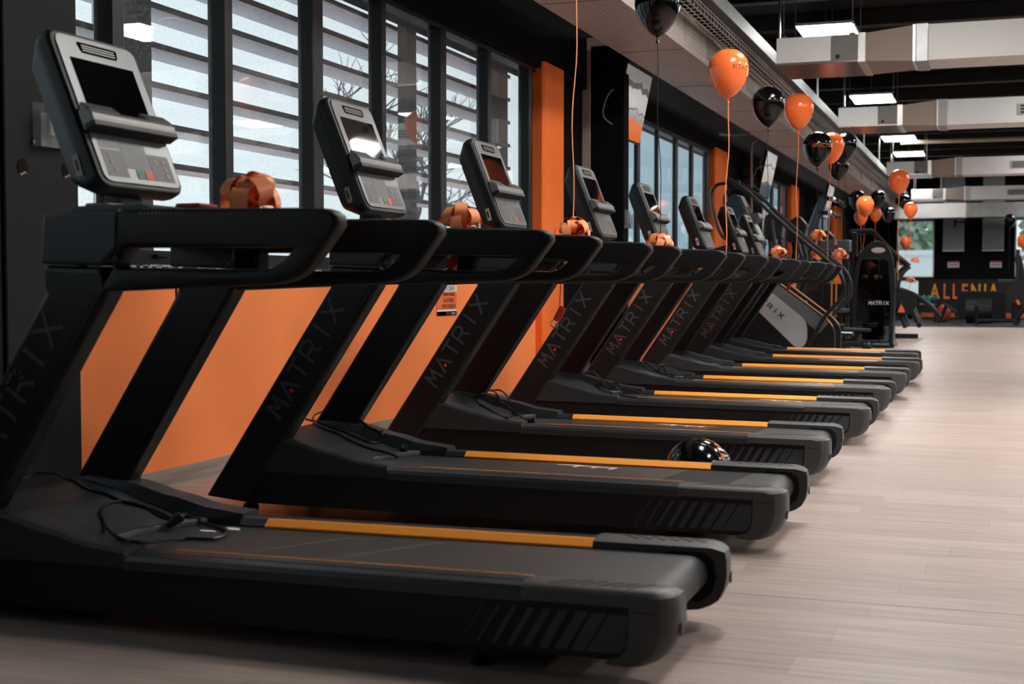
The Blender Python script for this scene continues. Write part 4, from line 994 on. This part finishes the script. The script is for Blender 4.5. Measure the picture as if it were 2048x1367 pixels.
#@@PART4
# ================================================================== STAIR CLIMBER
SY = 17.95
sc = empty('stair_climber', (-2.8, SY+.4, 0)); tag(sc, 'black and grey stair climber beyond the last treadmill', 'stair climber')
SO = (-2.8, SY+.4, 0)
def SB(mb, n, m, p=None, **k): return mb.build(n, m, p or sc, off=SO, **k)
body = corner([(-3.60, .03), (-1.955, .03), (-1.955, .455), (-2.055, .590), (-3.36, 1.575), (-3.62, 1.50)], [.02, .02, .10, .10, .05, .05], 4)
for f in (0, 1):
    a, b = (SY, SY+.07) if not f else (SY+.73, SY+.80)
    s = SB(MB().prism(body, a, b, bev=.006), 'side_panel', plas)
    edge = [(p.x, p.y) for p in corner([(-1.955, .03), (-1.955, .455), (-2.055, .590), (-3.36, 1.575)], [0, .10, .10, 0], 5)]
    for yy in (a, b): SB(MB().tube([(p[0], yy, p[1]+.002) for p in edge[5:]], .006, 5), 'orange_edge', mat('copper_edge', (.55, .24, .12), .5), s)
    yo = a-.003 if not f else b
    SB(MB().prism([(-3.30, 1.50), (-2.03, .545), (-2.15, .40), (-2.33, .55), (-3.33, 1.33)], yo, yo+.003), 'upper_band', mid_panel_m, s, smooth=False)
    lp_ = corner([(-3.30, 1.36), (-2.36, .600), (-2.308, .50), (-2.308, .30), (-2.36, .215), (-2.46, .215), (-3.35, 1.07)], [.02, .05, .06, .05, .05, .05, .02], 4)
    gp_ = SB(MB().prism(lp_, yo-.002, yo+.004), 'grey_panel', grey_panel_m, s, smooth=False)
    SB(MB().prism([(-3.35, 1.05), (-2.46, .20), (-2.9, .20), (-3.35, .62)], yo-.001, yo+.003), 'lower_band', plas, s, smooth=False)
    if not f:
        d = Vector((.76, 0, -.62)).normalized()
        SB(matrix_logo(.060, .095, .062, .012, frame((-3.06, yo-.003, .93), d, Vector((.62, 0, .76)))), 'logo', plas, gp_, smooth=False)
for i in range(6):
    x = -2.12-i*.235; z = .42+i*.178
    SB(MB().box((x-.20, SY+.08, z), (x+.02, SY+.72, z+.03), .008), 'step', mat('step_grey', (.06, .06, .062), .5))
    SB(MB().box((x-.04, SY+.03, z+.18), (x+.03, SY+.12, z+.23), .012), 'step_peg', mat('peg_grey', (.16, .15, .15), .4)) if 0 < i < 4 else None
rail = spline([(-3.33, 0, 2.415), (-3.1, 0, 2.27), (-2.80, 0, 1.99), (-2.45, 0, 1.68), (-2.12, 0, 1.41), (-1.953, 0, 1.27), (-1.86, 0, 1.12), (-1.835, 0, .93), (-1.90, 0, .82), (-2.081, 0, .612), (-2.289, 0, .21), (-2.33, 0, .10)], 7)
for yy in (SY-.05, SY+.85):
    SB(MB().tube([(p.x, yy, p.z) for p in rail], .026, 10), 'handrail', mach_m)
    SB(MB().tube([(-3.36, yy, 2.44), (-3.20, yy, 2.335), (-3.05, yy, 2.225)], .036, 10), 'handrail_grip', rubber)
    SB(MB().tube([(p.x, yy, p.z) for p in spline([(-3.20, 0, 2.40), (-3.36, 0, 2.385), (-3.50, 0, 2.36), (-3.575, 0, 2.26), (-3.56, 0, 2.10), (-3.50, 0, 1.83), (-3.44, 0, 1.70), (-3.36, 0, 1.63)], 6)], .022, 8), 'arch_rail', mach_m)
    SB(MB().tube([(-2.08, yy, .62), (-2.08, yy+(.08 if yy < SY else -.08), .60)], .018, 8).cyl((-2.08, yy-.03, .61), (-2.08, yy+.03, .61), .02, 10), 'bolt', chrome)
cb = SB(MB().prism([(-3.46, 2.10), (-3.40, 2.20), (-3.33, 2.25), (-3.27, 2.24), (-2.93, 1.60), (-2.97, 1.50), (-3.10, 1.47), (-3.20, 1.52)], SY+.22, SY+.60, bev=.02, seg=2), 'console', mach_blue)
SB(MB().prism([(-3.26, 2.235), (-3.25, 2.24), (-2.935, 1.615), (-2.95, 1.61)], SY+.24, SY+.58), 'display', bezel_m, cb)
SB(MB().prism([(-3.222, 2.16), (-3.214, 2.162), (-3.085, 1.93), (-3.095, 1.925)], SY+.29, SY+.53), 'screen', screen_m, cb)
SB(MB().prism([(-3.09, 1.98), (-3.00, 2.0), (-2.98, 1.93), (-3.05, 1.86)], SY+.22, SY+.60, bev=.012), 'reading_tray', bezel_m, cb)
SB(MB().tube([(-3.12, SY+.41, 1.5), (-3.25, SY+.41, 1.30)], .06, 10).box((-3.62, SY+.07, .05), (-3.40, SY+.73, 1.45), .02), 'mast', plas)

# ================================================================== MACHINES FURTHER BACK
def P(px, py, yy): return at(px, py, y=yy)
class Rig:  # a machine: tubes given by points in the gym, each a part of its own
    def __init__(s, name, label, cat, base): s.r = empty(name, base); s.b = Vector(base); tag(s.r, label, cat)
    def t(s, n, pts, r, m=None, k=8, sm=True, p=None):
        pts = [Vector(q) for q in pts]; pts = spline(pts, 6) if sm and len(pts) > 2 else pts
        return MB().tube(pts, r, k).build(n, m or mach_m, p or s.r, off=s.b)
    def mb(s, n, mb, m=None, p=None, **k): return mb.build(n, m or mach_m, p or s.r, off=s.b, **k)
    def box(s, n, lo, hi, m=None, bev=.01, p=None): return MB().box(lo, hi, bev).build(n, m or mach_m, p or s.r, off=s.b)

# elliptical trainers with shield shaped consoles and padded arms
def elliptical(yy, x0, lab):
    R = Rig('elliptical_trainer', lab, 'elliptical', (x0, yy, 0))
    R.mb('base', MB().box((x0-.9, yy-.05, .03), (x0+.7, yy+.05, .12), .02).box((x0-.9, yy-.3, .0), (x0-.75, yy+.3, .1), .02).box((x0+.6, yy-.3, 0), (x0+.72, yy+.3, .1), .02))
    R.mb('flywheel_housing', MB().prism(corner([(x0-.95, .1), (x0-.35, .1), (x0-.25, .5), (x0-.5, .95), (x0-.8, .95), (x0-.98, .6)], .12, 4), yy-.13, yy+.13, bev=.03), plas)
    R.t('mast', [(x0-.62, yy, .8), (x0-.58, yy, 1.2), (x0-.50, yy, 1.55), (x0-.52, yy, 1.75)], [.07, .06, .05, .05]*1 if False else .055)
    c = R.mb('console', MB().prism(corner([(x0-.62, 1.72), (x0-.35, 1.72), (x0-.30, 2.0), (x0-.44, 2.16), (x0-.60, 2.06)], .05, 4), yy-.16, yy+.16, bev=.03), plas)
    R.mb('console_face', MB().prism([(x0-.36, 1.74), (x0-.34, 1.74), (x0-.30, 2.02), (x0-.32, 2.02)], yy-.12, yy+.12), silver_m, c)
    for s in (-1, 1):
        R.t('swing_arm', [(x0-.46, yy+.28*s, 2.0), (x0-.42, yy+.3*s, 1.7), (x0-.34, yy+.3*s, 1.35), (x0-.44, yy+.3*s, .9), (x0-.55, yy+.28*s, .5)], .028)
        R.mb('arm_pad', MB().box((x0-.44, yy+.3*s-.05, 1.30), (x0-.26, yy+.3*s+.05, 1.46), .015), pad_m)
        R.mb('foot_pedal', MB().box((x0-.1, yy+.2*s-.08, .35), (x0+.3, yy+.2*s+.08, .40), .02), plas)
        R.t('pedal_arm', [(x0-.55, yy+.28*s, .5), (x0+.1, yy+.2*s, .34), (x0+.7, yy+.1*s, .3)], .03)
q = P(1563, 473, 20.6); elliptical(20.6, q.x+.36, 'elliptical trainer with square arm pads before the third window')
q = P(1598, 395, 22.35); elliptical(22.35, q.x+.45, 'elliptical trainer with pale shield console before the orange pillar')
q = P(1655, 448, 28.5); elliptical(28.5, q.x+.45, 'elliptical trainer with pale console deepest in the row')

# pull-up and dip machine with slanted blue bars
Y0 = 26.2; R = Rig('pull_up_machine', 'tall machine with two slanted bars and curled handles behind the rails', 'gym machine', (P(1620, 600, Y0).x, Y0, 0))
for dy in (0, .55):
    R.t('slanted_bar', [P(1603, 500, Y0)+Vector((0, dy, 0)), P(1645, 392, Y0)+Vector((0, dy, 0))], .05, mach_blue, sm=False)
    R.t('upper_handle', [P(1643, 392, Y0)+Vector((0, dy, 0)), P(1665, 398, Y0)+Vector((0, dy, 0)), P(1680, 402, Y0)+Vector((0, dy, 0)), P(1683, 412, Y0)+Vector((0, dy, 0))], .035)
    R.t('lower_handle', [P(1637, 424, Y0)+Vector((0, dy, 0)), P(1660, 425, Y0)+Vector((0, dy, 0)), P(1672, 430, Y0)+Vector((0, dy, 0)), P(1674, 437, Y0)+Vector((0, dy, 0))], .03)
    for (a, b) in ((1668, 398), (1661, 425)):
        e = P(a, b, Y0)+Vector((0, dy-.05, 0)); R.mb('end_knob', MB().lathe([(.001, -.05), (.04, -.03), (.045, 0), (.03, .04), (.001, .05)], 12, Matrix.Translation(e)), chrome)
    b0 = P(1603, 500, Y0); R.t('post', [b0+Vector((0, dy, 0)), Vector((b0.x-.1, Y0+dy, .0))], .05, mach_m, sm=False)
b0 = P(1603, 500, Y0); R.box('base', (b0.x-.15, Y0-.2, 0), (b0.x+.9, Y0+.75, .08)); R.t('crossbar', [P(1645, 392, Y0), P(1645, 392, Y0)+Vector((0, .55, 0))], .04, sm=False)

# rectangular station with printed header
Y0 = 24.75; a = P(1640, 480, Y0); b = P(1697, 480, Y0)
R = Rig('cable_station', 'dark cable station with grey header and orange mark', 'gym machine', ((a.x+b.x)/2, Y0, 0))
for x in (a.x, b.x-.06):
    for dy in (0, .6): R.box('post', (x, Y0+dy, 0), (x+.07, Y0+dy+.08, a.z))
R.box('header', (a.x, Y0-.02, a.z-.2), (b.x, Y0+.66, a.z), mat('header_blue', (.05, .07, .085), .4))
R.box('weight_stack', (a.x+.08, Y0+.1, .12), (b.x-.08, Y0+.5, 1.05), plas); R.box('base', (a.x-.15, Y0-.05, 0), (b.x+.1, Y0+.9, .09))
for x in (P(1662, 600, Y0).x, P(1671, 600, Y0).x): R.box('orange_belt', (x, Y0-.02, .45), (x+.025, Y0-.01, 1.1), mat('orange_cable', (.7, .30, .03), .5), .002)
m_ = (P(1672, 485, Y0)); R.mb('orange_mark', MB().prism([(m_.x-.03, m_.z-.04), (m_.x+.03, m_.z-.04), (m_.x+.01, m_.z+.05), (m_.x-.01, m_.z+.05)], Y0-.03, Y0-.021), org)
R.mb('saddle', MB().lathe([(.001, .0), (.16, .01), (.18, .06), (.14, .11), (.001, .13)], 16, Matrix.Translation((P(1688, 645, 23.7).x, 23.7, .50))), pad_m)
R.t('seat_post', [(P(1688, 645, 23.7).x, 23.7, .0), (P(1688, 645, 23.7).x, 23.7, .52)], .035, mach_m, sm=False)
R.mb('adjust_knob', MB().lathe([(.001, 0), (.035, .0), (.035, .05), (.001, .05)], 12, Matrix.Translation((P(1680, 655, 23.6).x, 23.55, .36))), chrome)

# smoked weight tower
Y0 = 23.0
R = Rig('weight_machine', 'black arched weight tower with smoked window and white lettering', 'gym machine', (-1.9, Y0+.3, 0))
arch = [(-2.235, 0), (-2.215, .9), (-2.17, 1.36), (-2.09, 1.56), (-1.98, 1.70), (-1.83, 1.755), (-1.70, 1.70), (-1.60, 1.54), (-1.555, 1.30), (-1.545, .9), (-1.565, 0)]
A = spline([(p[0], 0, p[1]) for p in arch[1:-1]], 4)
O = [Vector((p.x, p.z)) for p in A]
outer = [Vector((-2.235, 0))]+O+[Vector((-1.565, 0))]
R.mb('front_frame', (lambda o: MB().ring(resample(o, 60), resample([Vector((-2.16, .08)), Vector((-2.15, .9)), Vector((-2.10, 1.38)), Vector((-2.04, 1.49)), Vector((-1.88, 1.47)), Vector((-1.72, 1.47)), Vector((-1.66, 1.40)), Vector((-1.62, .9)), Vector((-1.63, .08))], 60), Y0-.04, Y0+.04, .012))(outer), mach_m)
for dx, rr_ in ((-.02, .036), (.02, .036)): pass
R.t('left_tube', [(-2.235, Y0+.3, 0), (-2.25, Y0+.3, .9), (-2.22, Y0+.25, 1.25), (-2.08, Y0+.1, 1.58)], .045, mach_blue)
R.mb('smoked_window', MB().box((-2.19, Y0+.0, .06), (-1.59, Y0+.008, 1.50)), smoked, smooth=False)
R.mb('side_cover', MB().box((-2.22, Y0+.02, .0), (-2.19, Y0+.5, 1.4), .01).box((-1.60, Y0+.02, 0), (-1.565, Y0+.5, 1.3), .01), mach_m)
R.mb('weight_stack', MB().box((-2.06, Y0+.12, .12), (-1.74, Y0+.35, .78), .005), plas_dk)
for i in range(12): R.box('weight_plate', (-2.07, Y0+.10, .13+i*.054), (-1.73, Y0+.36, .18+i*.054), plas, .004)
for x in (-1.99, -1.81): R.t('guide_rod', [(x, Y0+.23, .05), (x, Y0+.23, 1.5)], .012, chrome, sm=False)
R.box('base', (-2.26, Y0-.05, 0), (-1.55, Y0+.9, .07)); R.t('base_tube', [(-2.1, Y0-.1, .05), (-1.62, Y0-.1, .05)], .035, mach_blue, sm=False)
R.mb('logo_badge', MB().lathe([(.001, 0), (.11, 0), (.11, .006), (.001, .008)], 20, Matrix.Translation((-1.815, Y0-.045, 1.60)) @ Matrix.Rotation(PI/2, 4, 'X') @ Matrix.Diagonal((1, .42, 1, 1))), mat('badge_white', (.6, .55, .5), .4))
R.mb('lettering', matrix_logo(.055, .055, .044, .010, frame((-1.96, Y0-.003, .705), (1, 0, 0), (0, 0, 1))), white_p, smooth=False)
R.mb('top_pulley_arm', MB().tube([P(1700, 464, 23.6), P(1745, 462, 23.6)], .045, 8).box((-2.3, 23.55, 0), (-2.21, 23.65, P(1700, 464, 23.6).z), .01).tube([P(1745, 462, 23.6), P(1800, 520, 23.6), P(1816, 530, 23.6)], .04, 8), mach_m)
R.mb('seat_back', MB().box((-2.15, 23.95, .9), (-1.7, 24.05, 1.5), .03), pad_m); R.mb('seat', MB().box((-2.15, 24.05, .45), (-1.7, 24.5, .53), .03), pad_m)

# plate machine right of the tower with orange triangular knob
Y0 = 27.0
R = Rig('plate_machine', 'plate loaded machine with orange triangular knob right of the weight tower', 'gym machine', (P(1810, 640, Y0).x, Y0, 0))
def Q(x, y_, dy=0): v = P(x, y_, Y0); v.y += dy; return v
for dy in (0, .7):
    R.t('arm', [Q(1768, 490, dy), Q(1792, 512, dy), Q(1815, 531, dy)], .045, p=None)
    R.t('upright', [Q(1815, 531, dy), Q(1800, 545, dy), Q(1790, 575, dy), Q(1795, 640, dy)], .05)
    R.t('slanted_leg', [Q(1812, 590, dy), Q(1835, 645, dy)], .05, sm=False); R.t('slanted_leg', [Q(1800, 625, dy), Q(1812, 655, dy)], .05, sm=False)
R.mb('plate_hub', MB().tube([Q(1808, 605, -.1), Q(1808, 605, .1)], .24, 24), plas)
R.mb('orange_knob', MB().prism(corner([(Q(1796, 612).x, Q(0, 612).z), (Q(1812, 612).x, Q(0, 612).z), (Q(1803, 598).x, Q(0, 597).z)], .03, 3), Y0-.14, Y0-.10, bev=.006), org)
R.mb('knob_bolt', MB().tube([Q(1804, 606, -.16), Q(1804, 606, -.13)], .03, 10), chrome)
R.t('lower_arm', [Q(1800, 578), Q(1830, 590), Q(1862, 612), Q(1880, 632)], .045)
R.box('base_tube', (Q(1790, 0).x, Y0-.05, 0), (Q(1845, 0).x, Y0+.05, .09)); R.t('base_tube', [Q(1838, 650), Q(1838, 650, .7)], .05, sm=False)
R.t('seat_frame', [Q(1790, 630), Q(1808, 632), Q(1810, 655)], .04, sm=False)
R.mb('seat', MB().box(tuple(Q(1786, 634, -.1)), tuple(Q(1806, 624, .4)), .02) if False else MB().box((Q(1786, 0).x, Y0-.1, .52), (Q(1812, 0).x, Y0+.4, .60), .02), pad_m)

# benches, dumbbell rack and small kit on the rubber floor
def bench(name, lab, yy, pts_pad, legs, rail=None):
    R = Rig(name, lab, 'bench', (P(*legs[0][0], yy).x, yy, 0))
    a, b = (P(*pts_pad[0], yy), P(*pts_pad[1], yy)); d = (b-a); n = Vector((-d.z, 0, d.x)).normalized()*.05
    R.mb('pad', MB().prism([(a.x, a.z), (b.x, b.z), (b.x+n.x, b.z+n.z), (a.x+n.x, a.z+n.z)], yy-.15, yy+.15, bev=.02), pad_m)
    for s, e in legs: R.t('leg', [P(*s, yy), P(*e, yy)], .05, sm=False)
    if rail: R.t('base_rail', [P(*rail[0], yy), P(*rail[1], yy)], .05, sm=False)
    for s, e in legs[:2]: f = P(*e, yy); R.t('foot', [f+Vector((0, -.3, 0)), f+Vector((0, .3, 0))], .045, sm=False)
bench('flat_bench', 'long black bench with slanted pad on the rubber floor', 35.4, ((1930, 607), (1983, 617)), (((1953, 612), (1953, 646)), ((2048, 612), (2030, 645))), ((1955, 641), (2030, 641)))
bench('incline_bench', 'small black inclined bench beside the coloured balls', 35.8, ((1886, 608), (1912, 625)), (((1892, 612), (1879, 642)), ((1912, 622), (1914, 634))))
R = Rig('foam_drum', 'big black drum under the slanted bench', 'drum', (P(1957, 625, 37.5).x, 37.5, 0)); c0 = P(1933, 620, 37.5); c1 = P(1983, 620, 37.5); zc = .33
R.mb('drum', MB().tube([(c0.x, 37.5, zc), (c1.x, 37.5, zc)], .32, 24), plas); R.mb('drum_cap', MB().tube([(c0.x-.01, 37.5, zc), (c0.x, 37.5, zc)], .25, 24), mach_blue)
tb2 = Rig('draped_table', 'table covered with black cloth in front of the banner', 'table', (P(1965, 620, 39).x, 39, 0))
xa, xb = P(1917, 600, 39).x, P(2008, 600, 39).x; pts = []
rows = []
for (z, o_) in ((.84, 0), (.80, .02), (.5, .04), (.12, .06)):
    row = []
    for (cx_, cy_) in [(xa+(xb-xa)*i/20, 38.7) for i in range(21)]+[(xb, 38.7+.6*i/6) for i in range(1, 7)]: row.append((cx_+o_*(-1 if cx_ == xa else 1)*(1 if cx_ in (xa, xb) else 0), cy_-o_-(.02*math.sin(cx_*30) if z < .8 else 0), z))
    rows.append(row)
tb2.mb('cloth', MB().grid(rows).box((xa, 38.7, .82), (xb, 39.3, .85), .01), cloth_b)
for x in (xa+.08, xb-.08):
    for yy in (38.78, 39.2): tb2.t('leg', [(x, yy, 0.012), (x, yy, .82)], .02, steel, sm=False)
for i, (px, py, cn, col_, lb) in enumerate(((1847, 598, 'teal', (.01, .16, .15), 'teal ball left on the low rack'), (1857, 599, 'teal2', (.01, .20, .18), 'brighter teal ball on the low rack'), (1868, 598, 'blue', (.01, .05, .14), 'dark blue ball on the low rack'), (1888, 615, 'red', (.32, .04, .02), 'large red ball under the incline bench'))):
    z_ = P(px, py, 38.2); o = MB().lathe([(.13*math.sin(PI*k/12)+.0005, -.13*math.cos(PI*k/12)) for k in range(13)], 20).build('exercise_ball', mat(cn+'_vinyl', col_, .4)); o.location = (z_.x, 38.2, z_.z if i < 3 else .26); o.scale = (.52, .52, .9) if i < 3 else (1.4, 1.4, 1.9); tag(o, lb, 'ball', 'exercise balls')
    MB().lathe([(.001, .128), (.02, .128), (.02, .134), (.001, .134)], 10).build('valve', plas, o)
rk = Rig('low_rack', 'low black rack carrying the coloured balls', 'rack', (P(1856, 620, 38.2).x, 38.2, 0)); zt = P(1856, 598, 38.2).z-.125
xl, xr = P(1838, 600, 38.2).x, P(1873, 600, 38.2).x
rk.box('shelf', (xl, 38.0, zt-.03), (xr, 38.4, zt)); [rk.box('post', (x, 38.02, .012), (x+.05, 38.38, zt)) for x in (xl, xr-.05)]
# dark machine cut by the right edge
R = Rig('right_machine', 'dark plate machine cut by the right edge of the photo', 'gym machine', (P(2035, 600, 36).x, 36, 0))
R.r.name = 'gym_machine'
R.t('mast', [P(2035, 512, 36), P(2043, 560, 36), P(2030, 620, 36), P(2034, 648, 36)], .09); R.t('brace', [P(2048, 612, 36), P(2028, 645, 36)], .07, sm=False)
R.t('steel_bar', [P(1996, 561, 36), P(2032, 561, 36)], .035, chrome, sm=False); R.mb('plate', MB().tube([P(2040, 585, 35.8), P(2040, 585, 36.2)], .3, 24), plas)
R.box('post', (P(2040, 0, 36).x, 35.9, 0), (P(2048, 0, 36).x, 36.1, 1.9)); R.mb('yellow_tip', MB().tube([P(2034, 600, 35.7), P(2038, 609, 35.7)], .035, 8), org)

# banner and notices on the far wall
bx0, bx1 = -1.95, 2.6
bn = MB().box((bx0-.2, BACK-.03, .05), (bx1, BACK-.012, 1.18)).build('banner', mat('banner_black', (.016, .012, .013), .7), smooth=False); tag(bn, 'low black banner with orange capital letters along the far wall', 'banner')
MB().box((bx0-.2, BACK-.032, .05), (bx1, BACK-.03, .19)).build('orange_band', mat('banner_orange', (.45, .10, .02), .6), bn, smooth=False)
yel = mat('banner_yellow', (.72, .32, .04), .6)
for ch, x, m in (('A', -1.68, yel), ('L', -1.36, org), ('L', -1.10, org), ('E', -.84, org), ('N', -.53, yel), ('I', -.27, yel), ('A', -.04, yel)):
    text_obj('letter', ch, .62, m, frame((x, BACK-.034, .80), (1, 0, 0), (0, 0, 1)), bn, .004, .62, .012)
text_obj('letter', 'FIT', .17, wht, frame((.48, BACK-.034, .86), (1, 0, 0), (0, 0, 1)), bn, .004)
text_obj('letter', 'ACTIVE', .17, mat('rust_print', (.35, .07, .02), .6), frame((.86, BACK-.034, .86), (1, 0, 0), (0, 0, 1)), bn, .004)
for i, (x, lb) in enumerate(((-1.33, 'small white and red notice under the left grey panel'), (-.17+.02, 'small white and red notice under the right grey panel'))):
    o = MB().box((x, BACK-.02, 1.52), (x+.33, BACK-.01, 1.71), .002).build('wall_notice', mat('notice_white', (.40, .42, .45), .6), smooth=False); tag(o, lb, 'notice', 'notices on the far wall')
    MB().box((x, BACK-.0215, 1.67), (x+.33, BACK-.0202, 1.71)).build('red_header', red_pl, o, smooth=False)
    MB().box((x+.04, BACK-.0215, 1.60), (x+.29, BACK-.0202, 1.62)).build('text_line', plas, o, smooth=False)
br = MB().tube([(-1.12, BACK-.3, 2.86), (-.78, BACK-.3, 2.84)], .02, 8).tube([(-1.12, BACK-.3, 2.95), (-1.12, BACK-.17, 2.75)], .03, 8).build('wall_bracket', plas); tag(br, 'small black bracket in front of the left grey panel', 'bracket')

# decorative bows on the machines behind
for (px, py, yy, s, lb) in ((1683, 480-1, 24.5, 1.0, 'x'),): pass
BB = [(1634, 476, 23.6, 1.5, 'large crinkled orange bow high on the machines behind the rails'), (1637, 514, 22.4, 1.35, 'orange bow low beside the chrome bolt'), (1680, 512, 22.6, 1.2, 'orange bow on the cable station left of the tower'),
      (1831, 523, 26.7, .85, 'orange bow at the tip of the plate machine arm'), (1803, 529, 27.2, .8, 'orange bow half hidden behind the tower edge'), (1822, 563, 27.4, .9, 'pale orange bow on the plate machine frame'),
      (1755, 558, 24.0, .95, 'orange bow seen through the smoked window'), (1733, 556, 24.0, .8, 'orange ribbon bow left inside the smoked window')]
for i, (px, py, yy, s, lb) in enumerate(BB): bow(P(px, py, yy), s, lb, 12, seed=20+i, group='orange bows on machines further back', tails=1 if i in (0, 5) else 0)
